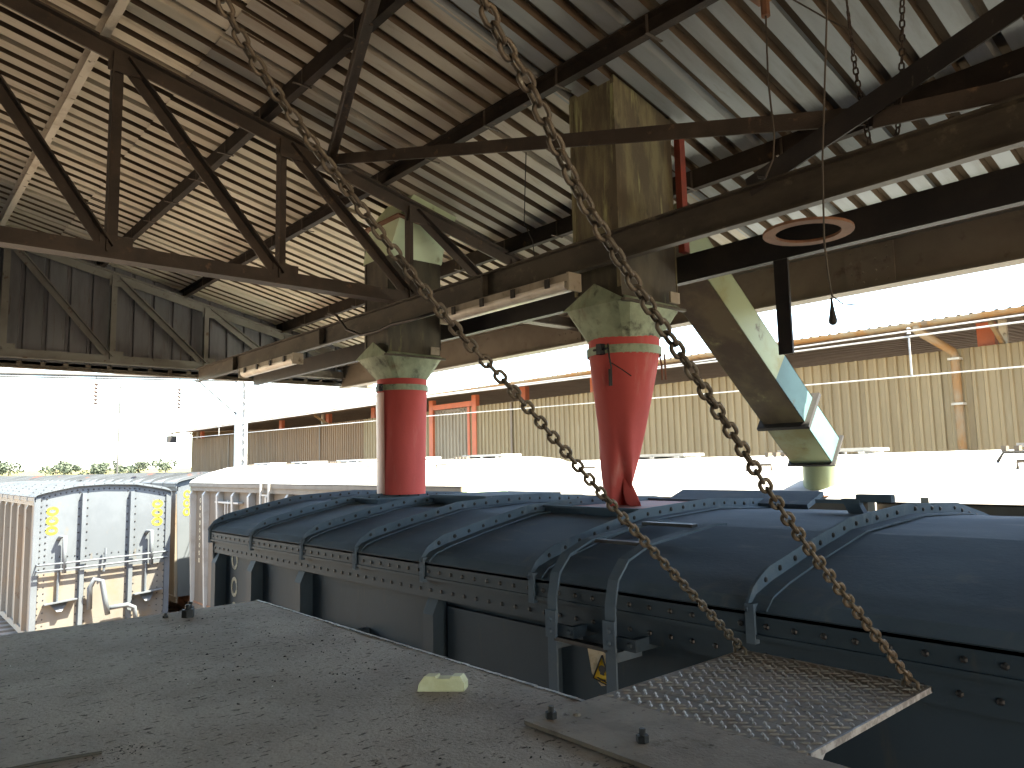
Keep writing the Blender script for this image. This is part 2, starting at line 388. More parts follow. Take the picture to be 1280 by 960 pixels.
# two chute beams, eave girder
def channel(nm, x, zt, zb, y0, y1, m, side, b=.075):
    return MB().sect((x, y0, (zt + zb) / 2), (x, y1, (zt + zb) / 2), chan_prof(zt - zb, b, .012, side)).build(nm, m, shed)
b1 = channel('support_beam', 3.54, 1.458, 1.262, -6, 10.85, 'beam_steel', -1, .06)
b2 = channel('support_beam', 4.33, 1.458, 1.265, -6, 10.85, 'black_steel', 1, .07)
gd = MB().sect((5.9, -6.3, 1.495), (5.9, 11.05, 1.495), i_prof(.373, .17, .016)).build('eave_girder', 'girder_paint', shed)
for yy in (2.43, 5.75, 9.6):
    sp = MB(); sp.box(5.873, 5.891, yy - .19, yy + .19, 1.33, 1.66)
    sp.build('splice_plate', 'girder_paint', gd)
    rv = MB()
    for k in (-.14, -.05, .05, .14):
        for zz in (1.37, 1.45, 1.54, 1.62): rv.dome((5.873, yy + k, zz), (-1, 0, 0), .011)
    rv.build('splice_bolts', 'girder_paint', gd, kind='stuff')
# stiffeners on the beam, small flange clips
for yy in (9.4, 7.0, 4.3):
    MB().box(3.475, 3.53, yy, yy + .012, 1.276, 1.444).build('stiffener', 'beam_steel', b1)
    MB().box(4.338, 4.40, yy + .3, yy + .312, 1.28, 1.443).build('stiffener', 'black_steel', b2)
# columns (carry the girder and the far slope)
for yy in (11.15, -6.2):
    MB().sect((5.9, yy, GZ), (5.9, yy, 1.30), i_prof(.25, .2, .012)).build('column', 'frame_grey', shed) if yy < 0 else None
    MB().sect((-2.85, yy, GZ), (-2.85, yy, 3.9), i_prof(.2, .2, .012)).build('column', 'frame_grey', shed)
# unseen rear side of the lean-to, sheets added to cut light from the left
def rear_sheet(y0):
    pr = []
    for k in range(3):
        yy = y0 + k * .26; pr += [(yy, 0), (yy + .20, 0), (yy + .212, -.035), (yy + .248, -.035)]
    pr.append((y0 + .79, .002)); vs = []
    for dx in (0, -.003):
        for yy, xx in pr: vs += [(-3.0 + xx + dx, yy, GZ), (-3.0 + xx + dx, yy, 4.14)]
    n = len(pr); fs = []
    for k in range(n - 1): fs += [(2 * k, 2 * k + 1, 2 * k + 3, 2 * k + 2), (2 * n + 2 * k, 2 * n + 2 * k + 2, 2 * n + 2 * k + 3, 2 * n + 2 * k + 1)]
    return MB().add(vs, fs)
yy = -6.4
while yy < 10.9:
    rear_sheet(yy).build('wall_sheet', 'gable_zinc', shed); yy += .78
# unseen cladding added between the tracks to keep light off the roof ribs
yy = -6.35
while yy < -.6:
    m = rear_sheet(yy); m.v = [(a + 9.10, b, min(c, zr(6.12))) for a, b, c in m.v]
    m.build('wall_sheet', 'gable_zinc', shed); yy += .78
# hanger strap under the rear beam
MB().box(4.33, 4.348, 2.29, 2.385, .655, 1.262).build('hanger', 'black_steel', shed)
# rusty bracket ring between the beams
rg = []
for k in range(28):
    a = 2 * math.pi * k / 28; rg.append((math.cos(a), math.sin(a)))
rb = MB(); cx, cy = 3.90, 1.93
outer = [(cx + .255 * c, cy + .235 * s, 1.262) for c, s in rg]; inner = [(cx + .185 * c, cy + .17 * s, 1.262) for c, s in rg]
n = 28
vs = outer + inner + [(a, b, 1.247) for a, b, c in outer] + [(a, b, 1.247) for a, b, c in inner]; fs = []
for k in range(n):
    j = (k + 1) % n
    fs += [(k, j, n + j, n + k), (2 * n + k, 3 * n + k, 3 * n + j, 2 * n + j), (k, 2 * n + k, 2 * n + j, j), (n + k, n + j, 3 * n + j, 3 * n + k)]
rb.add(vs, fs); rb.build('bracket_ring', 'rust_brown', shed)

# far gable: sheets, bottom girts
gs = MB()
def gable_sheet(x0):
    pr = []
    for k in range(3):
        xx = x0 + k * .26
        pr += [(xx, 0), (xx + .20, 0), (xx + .212, .035), (xx + .248, .035)]
    pr.append((x0 + .79, -.002))
    return pr
x = -2.98
while x < 6.3:
    pr = gable_sheet(x); vs = []
    for xx, yy in pr:
        vs += [(xx, 11.16 + yy, 1.41), (xx, 11.16 + yy, min(zr(xx), zr(x + .4) + .25) + .03)]
    for xx, yy in pr:
        vs += [(xx, 11.162 + yy, 1.41), (xx, 11.162 + yy, min(zr(xx), zr(x + .4) + .25) + .03)]
    n = len(pr); fs = []
    for k in range(n - 1):
        fs += [(2 * k, 2 * k + 2, 2 * k + 3, 2 * k + 1), (2 * n + 2 * k, 2 * n + 2 * k + 1, 2 * n + 2 * k + 3, 2 * n + 2 * k + 2)]
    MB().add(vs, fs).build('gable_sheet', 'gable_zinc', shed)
    x += .78
x = -2.98  # unseen near gable, upper part only, added to cut light from behind
while x < 6.3:
    zlow = 1.3
    pr = gable_sheet(x); vs = []
    for dy in (0, -.003):
        for xx, yy in pr: vs += [(xx, -6.35 - yy + dy, zlow), (xx, -6.35 - yy + dy, min(zr(xx), zr(x + .4) + .25) + .03)]
    n = len(pr); fs = []
    for k in range(n - 1): fs += [(2 * k, 2 * k + 2, 2 * k + 3, 2 * k + 1), (2 * n + 2 * k, 2 * n + 2 * k + 1, 2 * n + 2 * k + 3, 2 * n + 2 * k + 2)]
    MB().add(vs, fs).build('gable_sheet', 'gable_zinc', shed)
    x += .78
MB().sect((-2.98, 11.12, 1.40), (6.55, 11.12, 1.40), angle_prof(.1, .01), (0, 0, 1)).build('gable_girt', 'girder_paint', shed)

# ================================================================== filling chutes
def rect_ring(x0, x1, y0, y1, z): return [(x0, y0, z), (x1, y0, z), (x1, y1, z), (x0, y1, z)]
def sq_to_round(x0, x1, y0, y1, z0, cx, cy, r, z1, n=32):
    """square rim at z0 narrowing to a round neck at z1 (z1<z0)"""
    a = []; b = []
    for k in range(n):
        t = 2 * math.pi * (k + .5) / n; c, s = math.cos(t), math.sin(t)
        m_ = max(abs(c), abs(s))
        a.append(((x0 + x1) / 2 + (x1 - x0) / 2 * c / m_, (y0 + y1) / 2 + (y1 - y0) / 2 * s / m_, z0))
        b.append((cx + r * c, cy + r * s, z1))
    return a, b
def chute(label, xa, xb, ya, yb, ztop, rim, zrim, cx, cy, duct_m, low_m):
    t = thing('filling_chute', label, 'chute', (cx, cy, zrim))
    d = MB()
    n = 6
    zt0 = ztop if ztop is not None else None
    tops = [(xa, ya), (xb, ya), (xb, yb), (xa, yb)]
    if zt0 is None: top = [(a, b, zr(a) + .03) for a, b in tops]
    else: top = [(a, b, zt0) for a, b in tops]
    d.rings([rect_ring(xa, xb, ya, yb, 1.5), top], False, False)
    d.build('upper_duct', duct_m, t)
    d = MB(); e = .004
    d.rings([rect_ring(xa + e, xb - e, ya + e, yb - e, zrim - .02), rect_ring(xa + e, xb - e, ya + e, yb - e, 1.52)], False, False)
    d.build('lower_duct', low_m, t)
    # corner angles and band
    a = MB()
    for (px, py, sx, sy) in ((xa, ya, -1, -1), (xb, ya, 1, -1), (xa, yb, -1, 1)):
        a.box(min(px, px + sx * .006), max(px, px + sx * .006), min(py, py - sy * .03), max(py, py - sy * .03), zrim + .1, top[0][2] - .06 if ztop is None else ztop - .02)
    a.build('corner_strips', duct_m, t, kind='stuff')
    return t

# chute above the middle hatch
t2 = chute('tall mouldy olive duct ending in a twisted red hose, nearest the right', 3.645, 4.245, 3.075, 3.49, None, None, 1.04, 3.90, 3.29, 'duct_olive', 'duct_dark')
t1 = chute('darker duct with pale green elbow and straight red hose near the far truss', 3.645, 4.245, 5.93, 6.36, 2.16, None, 1.04, 3.93, 6.13, 'duct_dark', 'duct_dark')
MB().box(4.25, 4.31, 3.0, 3.05, 1.46, 2.36).build('angle_post', 'red_angle', t2, label='red painted angle post')

def funnel(t, x0, x1, y0, y1, zr_, cx, cy, r, zn, peak):
    a, b = sq_to_round(x0, x1, y0, y1, zr_, cx, cy, r, zn)
    mid, _ = sq_to_round(x0 + .045, x1 - .045, y0 + .045, y1 - .045, zr_ - .08, cx, cy, r, zn)
    f = MB(); f.rings([a, b], False, False)
    f.rings([[(p[0], p[1], zn) for p in b], [(p[0], p[1], zn - .1) for p in b]], False, False)
    fo = f.build('funnel', 'mould_green', t); smooth_by_angle(fo, 25)
    # gabled plates above the rim
    g_ = MB()
    ym = (y0 + y1) / 2; xm = (x0 + x1) / 2
    g_.prism([(x0, y0, zr_), (x0, y1, zr_), (x0 + .03, ym, zr_ + peak)], 0, (.008, 0, 0))
    g_.prism([(x1, y0, zr_), (x1, y1, zr_), (x1 - .03, ym, zr_ + peak)], 0, (-.008, 0, 0))
    g_.prism([(x0, y0, zr_), (x1, y0, zr_), (x1 - .05, y0 + .03, zr_ + .03), (x0 + .04, y0 + .03, zr_ + .035)], 0, (0, .008, 0))
    g_.build('flange_plate', 'mould_green', t)
    MB().box(x0 - .01, x1 + .01, y0 - .012, y0 + .02, zr_ - .012, zr_ + .006).build('rim_angle', 'duct_dark', t)
    MB().box(x1 - .17, x1 - .07, y0 - .02, y0 - .006, zr_ + .03, zr_ + .105).build('tally_plate', 'lamp_housing', t)
funnel(t2, 3.58, 4.21, 3.00, 3.56, 1.035, 3.90, 3.29, .238, .815, .155)
funnel(t1, 3.58, 4.24, 5.86, 6.44, 1.045, 3.93, 6.14, .238, .835, .15)

def band(t, cx, cy, r, z):
    n = 36; o_ = [(cx + (r + .012) * math.cos(2 * math.pi * k / n), cy + (r + .012) * math.sin(2 * math.pi * k / n)) for k in range(n)]
    m_ = MB(); m_.rings([[(x, y, z - .028) for x, y in o_], [(x, y, z + .028) for x, y in o_]], False, False)
    m_.build('clamp_band', 'mould_green', t)
    b = MB(); b.box(cx - r - .05, cx - r - .005, cy - .05, cy - .01, z - .035, z + .035); b.tube([(cx - r - .03, cy - .09, z), (cx - r - .03, cy + .03, z)], .009, 6)
    b.build('clamp_bolt', 'bolt_black', t)
band(t2, 3.90, 3.29, .243, .745); band(t1, 3.93, 6.14, .243, .755)

# straight hose
n = 48; rl = []
for i in range(30):
    f = i / 29; z = .84 - f * 1.10; ring = []
    for k in range(n):
        a = 2 * math.pi * k / n
        r = .243 - .02 * f + .006 * math.sin(3 * a + 1.5 + f * 2) * f + .004 * noise.noise((math.cos(a) * 2, math.sin(a) * 2, z * 3))
        ring.append((3.93 + r * math.cos(a) + .01 * f, 6.14 + r * math.sin(a) + .03 * f, z))
    rl.append(ring)
hs = MB().rings(rl, False, False).build('hose', 'red_sock', t1, smooth=True, label='straight red fabric hose')
# sewn overlap seam on the hose
sm = MB(); sl_ = []
for i in range(30):
    f = i / 29; z = .71 - f * .96; a0 = 3.02; pr = []
    for da, dr in ((-.44, .003), (-.4, .008), (0, .0085), (.33, .009), (.37, .003)):
        r = .243 - .02 * (.12 + f * .88) + .006 + dr; a = a0 + da
        pr.append((3.93 + r * math.cos(a) + .01 * f, 6.14 + r * math.sin(a) + .03 * f, z))
    sl_.append(pr)
vs = [p for q in sl_ for p in q]; fs = [(i * 5 + k, i * 5 + k + 1, i * 5 + k + 6, i * 5 + k + 5) for i in range(29) for k in range(4)]
sm.add(vs, fs); sm.build('hose_seam', 'faded_sock', hs, smooth=True)

# twisted hose: full round at the clamp, collapsed to one side, creased and folded at the foot
rl = []; N2 = 48; n = 72
RU = V(.755, -.656, 0); RC = V(-.654, -.749, 0)
for i in range(N2):
    f = i / (N2 - 1); z = .84 - f * 1.15; ring = []
    s = max(0, (f - .08) / .92) ** 1.1
    a_ = .243 * (1 - .74 * s); b_ = .243 * (1 - .70 * s); uc = -.10 * s + .045 * s * s
    u0 = -.10 + .10 * f; cd = .085 * s ** 1.2; sg = .075 - .03 * s
    for k in range(n):
        t = 2 * math.pi * k / n
        u = a_ * math.cos(t); w_ = b_ * math.sin(t)
        if w_ > 0: w_ -= cd * math.exp(-((u - u0) / sg) ** 2)
        u += .03 * s * math.sin(2 * t + 5 * f) + .006 * s * math.sin(6 * t + 11 * f)
        w_ += .02 * s * math.sin(3 * t - 7 * f)
        p = V(3.90, 3.29, z) + RU * (u + uc) + RC * w_
        ring.append(tuple(p))
    rl.append(ring)
h2 = MB().rings(rl, False, False).build('hose', 'red_sock', t2, smooth=True, label='red fabric hose twisted and folded at its foot')
# folded tail at the foot
tl = MB()
tp = [((3.86, 3.28, -.10), .02), ((3.85, 3.25, -.19), .04), ((3.845, 3.22, -.255), .045), ((3.84, 3.18, -.292), .03), ((3.84, 3.15, -.302), .010)]
rr = []
for (c, wd) in tp:
    c = Vector(c); rr.append([c + V(.55, -.8, .25).normalized() * wd * math.cos(2 * math.pi * k / 12) + V(.5, .4, .7).normalized() * wd * .28 * math.sin(2 * math.pi * k / 12) for k in range(12)])
tl.rings(rr); tl.build('hose_tail', 'red_sock', h2, smooth=True)
cdm = MB(); cdm.tube([(3.66, 3.22, .78), (3.645, 3.20, .69), (3.65, 3.19, .62), (3.655, 3.21, .52)], .006, 6); cdm.tube([(3.655, 3.21, .66), (3.67, 3.12, .60), (3.68, 3.05, .55)], .004, 5)
cdm.tube([(3.655, 3.205, .61), (3.66, 3.21, .50)], .013, 6)
cdm.build('tie_cord', 'cord_black', t2)
MB().tube([(4.12, 3.16, .76), (4.13, 3.15, .66), (4.13, 3.15, .56), (4.145, 3.13, .56), (4.14, 3.13, .74)], .007, 6).build('tie_strap', 'rust_brown', t2)

# pale green elbow on the far chute
e1 = MB()
ca = [(3.635, 5.90, 2.0), (4.25, 5.90, 2.0), (4.25, 6.38, 2.0), (3.635, 6.38, 2.0)]
cb = [(3.63, 5.70, 2.31), (4.16, 5.70, 2.24), (4.16, 6.25, 2.24), (3.63, 6.25, 2.31)]
cc = [(3.76, 5.63, 2.56), (4.25, 5.63, 2.44), (4.25, 6.12, 2.44), (3.76, 6.12, 2.56)]
e1.rings([ca, cb], False, False); e1.build('elbow', 'pale_green', t1)
e2 = MB(); ctr = V(4.02, 5.85, 2.4)
cb2 = [tuple(V(*p) + (V(*p) - V(3.90, 5.97, 2.27)) * .09) for p in cb]; cc2 = [tuple(V(*p)) for p in cc]
e2.rings([cb2, cc2], False, False); e2.build('elbow_hood', 'pale_green', t1)
MB().rings([[tuple(V(*p) + (V(*p) - V(3.90, 5.97, 2.27)) * .16) for p in cb], [tuple(V(*p) + (V(*p) - V(3.90, 5.97, 2.27)) * .16 + V(0, 0, .02)) for p in cb]]).build('flange', 'rust_brown', t1)

# inclined spout to the neighbouring wagon
t3 = thing('inclined_spout', 'slanting square spout with turquoise side, black flange and stubby outlet', 'chute', (6.7, 3.34, -.3))
ya, yb = 3.15, 3.54
dv = V(6.56 - 4.74, 0, -.065 - 1.36).normalized(); up = V(-dv.z, 0, dv.x)
def spout_ring(p, h, e=0, y0=ya, y1=yb):
    p = Vector(p); lo = p - up * e; hi = p + up * (h + e)
    return [(lo.x, y0 - e, lo.z), (hi.x, y0 - e, hi.z), (hi.x, y1 + e, hi.z), (lo.x, y1 + e, lo.z)]
P0 = V(4.74, 0, 1.36); H = .28
PA = P0 - dv * .55; PF = P0 + dv * 1.70; PE = P0 + dv * 2.27
def spout_part(a, b, nm, ms):
    ra, rb2 = spout_ring(a, H), spout_ring(b, H)
    MB().prism([ra[0], ra[1], rb2[1], rb2[0]], 0, (0, .006, 0)).build('side_plate', ms[0], t3)
    MB().prism([ra[0], rb2[0], rb2[3], ra[3]], 0, tuple(up * .006)).build('bottom_plate', ms[1], t3)
    MB().prism([ra[1], rb2[1], rb2[2], ra[2]], 0, tuple(-up * .006)).build('top_plate', ms[0], t3)
    MB().prism([ra[3], ra[2], rb2[2], rb2[3]], 0, (0, -.006, 0)).build('side_plate', ms[0], t3)
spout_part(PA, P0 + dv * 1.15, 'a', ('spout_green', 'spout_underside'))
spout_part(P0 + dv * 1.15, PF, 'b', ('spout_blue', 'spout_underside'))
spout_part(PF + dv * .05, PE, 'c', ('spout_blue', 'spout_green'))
fl = MB(); q0 = spout_ring(PF, H, .05); q1 = spout_ring(PF + dv * .035, H, .05)
fl.rings([q0, q1]); fl.build('flange', 'black_steel', t3)
ft = MB(); q0 = spout_ring(PE, H, .03); q1 = spout_ring(PE + dv * .02, H, .03); ft.rings([q0, q1]); ft.build('flange', 'black_steel', t3)
pe = PE + up * .13
oc, orr = (pe.x + .12, (ya + yb) / 2), .17
nn = 24
r0 = []; r1 = []; r2 = []
for k in range(nn):
    a = 2 * math.pi * k / nn; c, s = math.cos(a), math.sin(a); m_ = max(abs(c), abs(s))
    r0.append((pe.x + .02 + .17 * c / m_, oc[1] + .17 * s / m_, pe.z - .02 - .10 * c / m_)); r1.append((oc[0] + orr * c, oc[1] + orr * s, pe.z - .12)); r2.append((oc[0] + orr * c, oc[1] + orr * s, -.30))
smooth_by_angle(MB().rings([r0, r1, r2], False, False).build('outlet', 'spout_green', t3), 40)
MB().rings([[(oc[0] + .3 * math.cos(2 * math.pi * k / nn), oc[1] + .3 * math.sin(2 * math.pi * k / nn), z - .12 * math.cos(2 * math.pi * k / nn) * -.6) for k in range(nn)] for z in (-.285, -.275)]).build('outlet_collar', 'rust_brown', t3)

# ================================================================== wagons
def lerp_prof(prof, d):
    d = abs(d)
    for (a, za), (b, zb) in zip(prof, prof[1:]):
        if d <= b: return za + (zb - za) * (d - a) / (b - a)
    return prof[-1][1]
def arch(prof, sub=3):
    ds = []
    for (a, za), (b, zb) in zip(prof, prof[1:]):
        for k in range(sub): ds.append(a + (b - a) * k / sub)
    ds.append(prof[-1][0])
    return [-d for d in reversed(ds)] + ds[1:]
WHEEL = None
def wheel_mesh():
    global WHEEL
    if WHEEL is None:
        m = MB(); n = 20
        for rr_ in ([(.10, -.06), (.10, -.05), (.36, -.05), (.36, -.07), (.42, -.07), (.42, .05), (.45, .055), (.45, .08), (.37, .08), (.34, .03), (.12, .05), (.12, .09), (.02, .09)],):
            m.rings([[(x, r * math.cos(2 * math.pi * k / n), r * math.sin(2 * math.pi * k / n)) for k in range(n)] for r, x in rr_])
        me = bpy.data.meshes.new('wheel'); me.from_pydata(m.v, [], m.f); me.materials.append(MATS['rust_brown']); me.update(); WHEEL = me
    return WHEEL
def wagon(label, xc, ya, yb, prof, dz, body_m, roof_m, rib_m, group, ribs=None, rivets=0, half=1.5, rib_h=.065, posts=None, post_m=None,
          post_top=.11, post_bot=.09, end_m=None, side_in=.12, bogies=True, zfloor=-3.36, dents=0.0):
    t = thing('covered_wagon', label, 'railway wagon', (xc, (ya + yb) / 2, GZ + .2), group)
    P = [(d, z + dz) for d, z in prof]; ds = arch(P, 2)
    zf = lambda d: lerp_prof(P, d)
    ze = P[-1][1]; Yr = ribs or [ya, yb]
    # roof panels bay by bay
    ys = sorted(set(Yr))
    for y0, y1 in zip(ys, ys[1:]):
        vs = []; n = len(ds); ns = 7 if dents else 2
        yl = [y0 + (y1 - y0) * q / (ns - 1) for q in range(ns)]
        dd_ = ds if not dents else arch(P, 6); n = len(dd_)
        for lay in (0, .012):
            for y in yl:
                for d in dd_:
                    e = dents * (noise.noise((d * 2.1, y * 1.9, 1.7)) + .5 * noise.noise((d * 5, y * 4.3, 4.1))) * min(1, (half - abs(d)) * 6) * min(1, (y - y0) * 9, (y1 - y) * 9) if dents else 0
                    vs.append((xc + d, y, zf(d) + e - lay))
        N_ = ns * n; fs = []
        for q in range(ns - 1):
            for k in range(n - 1):
                a = q * n + k; fs += [(a, a + 1, a + n + 1, a + n), (N_ + a, N_ + a + n, N_ + a + n + 1, N_ + a + 1)]
            fs += [(q * n, q * n + n, N_ + q * n + n, N_ + q * n), (q * n + n - 1, N_ + q * n + n - 1, N_ + q * n + 2 * n - 1, q * n + 2 * n - 1)]
        e0 = (ns - 1) * n
        fs += [(k, N_ + k, N_ + k + 1, k + 1) for k in range(n - 1)] + [(e0 + k, e0 + k + 1, N_ + e0 + k + 1, N_ + e0 + k) for k in range(n - 1)]
        ro = MB().add(vs, fs).build('roof_panel', roof_m, t); smooth_by_angle(ro, 5 if not dents else 6.5)
    rv = MB()
    # ribs
    if rib_h:
        dd = arch(P, 4)
        for y in ys:
            m = MB(); n = len(dd)
            def top(d):
                k = min(1, (half + .02 - abs(d)) / .2); return zf(d) + rib_h * (1 - (1 - k) ** 2)
            outl = [(xc + d * (1 + .012), top(d)) for d in dd] ; inn = [(xc + d * .998, zf(d) - .03) for d in dd]
            vs = [(x, y - .006, z) for x, z in outl] + [(x, y - .006, z) for x, z in inn] + [(x, y + .006, z) for x, z in outl] + [(x, y + .006, z) for x, z in inn]
            fs = []
            for k in range(n - 1):
                fs += [(k, n + k, n + k + 1, k + 1), (2 * n + k, 2 * n + k + 1, 3 * n + k + 1, 3 * n + k), (k, k + 1, 2 * n + k + 1, 2 * n + k)]
            m.add(vs, fs)
            # foot flange lying on the sheet
            vs = []
            for yy, h in ((y - .075, .004), (y - .075, .012), (y - .006, .012)):
                vs += [(xc + d, yy, zf(d) + h) for d in dd]
            m.add(vs, [(j * n + k, j * n + k + 1, (j + 1) * n + k + 1, (j + 1) * n + k) for j in range(2) for k in range(n - 1)])
            # downturned tail over the fascia
            for s_ in (-1, 1):
                xx = xc + s_ * (half + .012)
                m.box(min(xx, xx - s_ * .03), max(xx, xx - s_ * .03), y - .03, y + .006, ze - .11, ze + .03)
            m.build('roof_rib', rib_m, t)
            if rivets:
                nd = 26
                for k in range(nd):
                    d = -1.38 + 2.76 * k / (nd - 1)
                    if (rivets > 1 or k % 2 == 0) and random.random() > .04: rv.dome((xc + d + random.uniform(-.006, .006), y - .006, zf(d) + rib_h * .55 + random.uniform(-.003, .003)), (0, -1, 0), .013 * random.uniform(.85, 1.1))
    # fascia and eave rails
    for s_ in (-1, 1):
        xo = xc + s_ * half
        fa = MB(); fa.box(min(xo, xo - s_ * .03), max(xo, xo - s_ * .03), ya, yb, ze - .075, ze + .004)
        fa.box(min(xo + s_ * .006, xo - s_ * .12), max(xo + s_ * .006, xo - s_ * .12), ya, yb, ze - .092, ze - .076)
        fa.box(min(xo - s_ * .035, xo - s_ * .06), max(xo - s_ * .035, xo - s_ * .06), ya, yb, ze - .2, ze - .0925)
        fa.build('eave_rail', body_m, t)
        if rivets and s_ < 0:
            k = 0; yy = ya + .06; st = .105 if rivets > 1 else .3
            while yy < yb:
                rv.dome((xo, yy, ze - .045), (s_, 0, 0), .012)
                rv.dome((xo + .035, yy + .03, ze - .155), (s_, 0, 0), .012)
                yy += st
    # side walls
    for s_ in (-1, 1):
        xw = xc + s_ * (half - side_in)
        py = sorted(posts) if posts else [ya, yb]
        edges = [ya + .01] + [p for p in py if ya + .3 < p < yb - .3] + [yb - .01]
        for y0, y1 in zip(edges, edges[1:]):
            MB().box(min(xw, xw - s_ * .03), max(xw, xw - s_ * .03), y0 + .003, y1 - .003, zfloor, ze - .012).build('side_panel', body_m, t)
        for p in py:
            xo = xw + s_ * .001
            tz_ = ze - .2
            pl = [(xo, tz_), (xo + s_ * post_top * .6, tz_), (xo + s_ * post_top, tz_ - .09), (xo + s_ * post_bot, zfloor), (xo, zfloor)]
            p0 = min(max(p, ya + .06), yb - .06)
            MB().prism([(x, p0 - .05, z) for x, z in pl], 0, (0, .10, 0)).build('side_post', post_m or body_m, t)
            if rivets and s_ < 0:
                for k in range(12 if rivets > 1 else 6):
                    zz = ze - .26 - k * .11
                    rv.dome((xw, p0 + .085, zz), (s_, 0, 0), .011)
        MB().box(min(xw, xw + s_ * .05), max(xw, xw + s_ * .05), ya, yb, zfloor - .16, zfloor - .001).build('sole_bar', body_m, t)
    # ends
    for y, s_ in ((ya, -1), (yb, 1)):
        pl = [(xc + d * .985, y, zf(d) - .014) for d in ds] + [(xc + (half - side_in), y, zfloor), (xc - (half - side_in), y, zfloor)]
        MB().prism(pl, 0, (0, -s_ * .02, 0)).build('end_wall', end_m or body_m, t)
    if rv.v: rv.build('rivets', 'bolt_black', t, kind='stuff')
    # floor, underframe, bogies
    MB().box(xc - half + .14, xc + half - .14, ya + .03, yb - .03, zfloor + .002, zfloor + .05).build('floor', 'rust_brown', t)
    MB().box(xc - .2, xc + .2, ya - .05, yb + .05, zfloor - .3, zfloor - .002).build('underframe', 'rust_brown', t)
    for y, s_ in ((ya, -1), (yb, 1)):
        MB().box(xc - .15, xc + .15, min(y + s_ * .05, y + s_ * .42), max(y + s_ * .05, y + s_ * .42), zfloor - .3, zfloor - .06).build('coupler', 'rust_brown', t)
    if bogies:
        for yb_ in (ya + 1.9, yb - 1.9):
            bg_ = MB()
            for s_ in (-1, 1):
                x = xc + s_ * .78
                bg_.sect((x, yb_ - 1.25, GZ + .62), (x, yb_ + 1.25, GZ + .62), [(-.05, -.1), (.05, -.1), (.05, .12), (-.05, .12)])
                bg_.box(x - .09, x + .09, yb_ - .25, yb_ + .25, GZ + .38, GZ + .8)
            bg_.box(xc - .74, xc + .74, yb_ - .2, yb_ + .2, GZ + .62, zfloor - .31)
            bo = bg_.build('bogie', 'rust_brown', t)
            for s_ in (-1, 1):
                for dy in (-.9, .9):
                    wo = link('wheel', wheel_mesh(), bo, (xc + s_ * .55, yb_ + dy, GZ + .66))
                    if s_ > 0: wo.rotation_euler.z = math.pi
    return t, zf, ze

DARK = [(0, -.298), (.65, -.328), (1.05, -.405), (1.33, -.468), (1.45, -.505), (1.5, -.548)]
PALE = [(0, .10), (.5, .06), (1.0, -.07), (1.35, -.21), (1.46, -.27), (1.5, -.32)]
YR = [7.12, 6.15, 5.20, 4.41, 3.63, 2.70, 1.53, .45, -.65, -1.75, -2.85, -3.95, -4.9]
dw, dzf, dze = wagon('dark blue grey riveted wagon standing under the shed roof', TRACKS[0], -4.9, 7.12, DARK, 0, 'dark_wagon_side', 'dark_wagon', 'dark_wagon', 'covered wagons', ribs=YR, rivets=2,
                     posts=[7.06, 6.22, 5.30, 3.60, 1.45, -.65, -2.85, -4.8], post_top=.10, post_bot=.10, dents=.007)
xn = TRACKS[0] - 1.5
# hatches on the dark wagon
def hatch(y0, y1, x0=3.42, x1=4.48, zt=-.272, lid=None):
    h = MB()
    zb = -.36
    th = .018
    h.box(x0, x1, y0, y0 + th, zb, zt); h.box(x0, x1, y1 - th, y1, zb, zt); h.box(x0, x0 + th, y0 + th, y1 - th, zb, zt); h.box(x1 - th, x1, y0 + th, y1 - th, zb, zt)
    h.box(x0 - .03, x1 + .03, y0 - .03, y0 - .001, zt - .012, zt + .002); h.box(x0 - .03, x0 - .001, y0, y1, zt - .012, zt + .002)
    ho = h.build('hatch_coaming', 'dark_wagon', dw)
    MB().box(x0 + th, x1 - th, y0 + th, y1 - th, -.30, -.288).build('hatch_inside', 'hatch_red', ho)
    return ho
hatch(5.75, 6.62)
hatch(2.78, 3.60)
for (y0, y1, x0, x1) in ((4.45, 5.15, 3.6, 4.35), (-1.2, -.3, 3.5, 4.4)):
    l = MB(); l.box(x0, x1, y0, y1, -.345, -.262); l.box(x0 - .025, x1 + .025, y0 - .025, y1 + .025, -.261, -.235)
    l.build('hatch_cover', 'dark_wagon', dw)
# opened lid leaning back beyond the middle hatch
MB().prism([(4.50, 2.35, -.29), (4.50, 3.45, -.29), (4.72, 3.45, -.215), (4.72, 2.35, -.215)], 0, (.012, 0, -.03)).build('hatch_cover', 'dark_wagon', dw)
br_ = MB(); br_.box(3.96, 4.01, 1.78, 2.02, -.245, -.225); br_.box(3.97, 4.02, 1.62, 1.80, -.235, -.195); br_.prism([(3.97, 1.82, -.34), (3.97, 1.74, -.34), (3.97, 1.80, -.22), (3.97, 1.88, -.22)], 0, (.05, 0, 0))
br_.build('hatch_latch', 'dark_wagon', dw)
# bent flat-bar ladder on the dark wagon
lad = MB()
def stringer(y):
    pts = [(xn - .05, -2.6), (xn - .05, -.80), (xn - .045, -.60), (xn - .02, -.50), (xn + .05, -.425), (xn + .2, -.372), (xn + .72, -.318), (xn + .80, -.322)]
    m = MB()
    for (a, za), (b, zb) in zip(pts, pts[1:]):
        L_ = math.hypot(b - a, zb - za); ux, uz = (b - a) / L_, (zb - za) / L_
        m.prism([(a - ux * .003, y - .028, za - uz * .003), (b + ux * .003, y - .028, zb + uz * .003), (b + ux * .003, y + .028, zb + uz * .003), (a - ux * .003, y + .028, za - uz * .003)], 0, (-uz * .01, 0, ux * .01))
    m.box(xn - .052, xn + .13, y - .02, y + .02, -.83, -.79)
    return m
lo = stringer(2.50).build('ladder', 'dark_wagon', dw)
stringer(2.15).build('ladder_stringer', 'dark_wagon', lo)
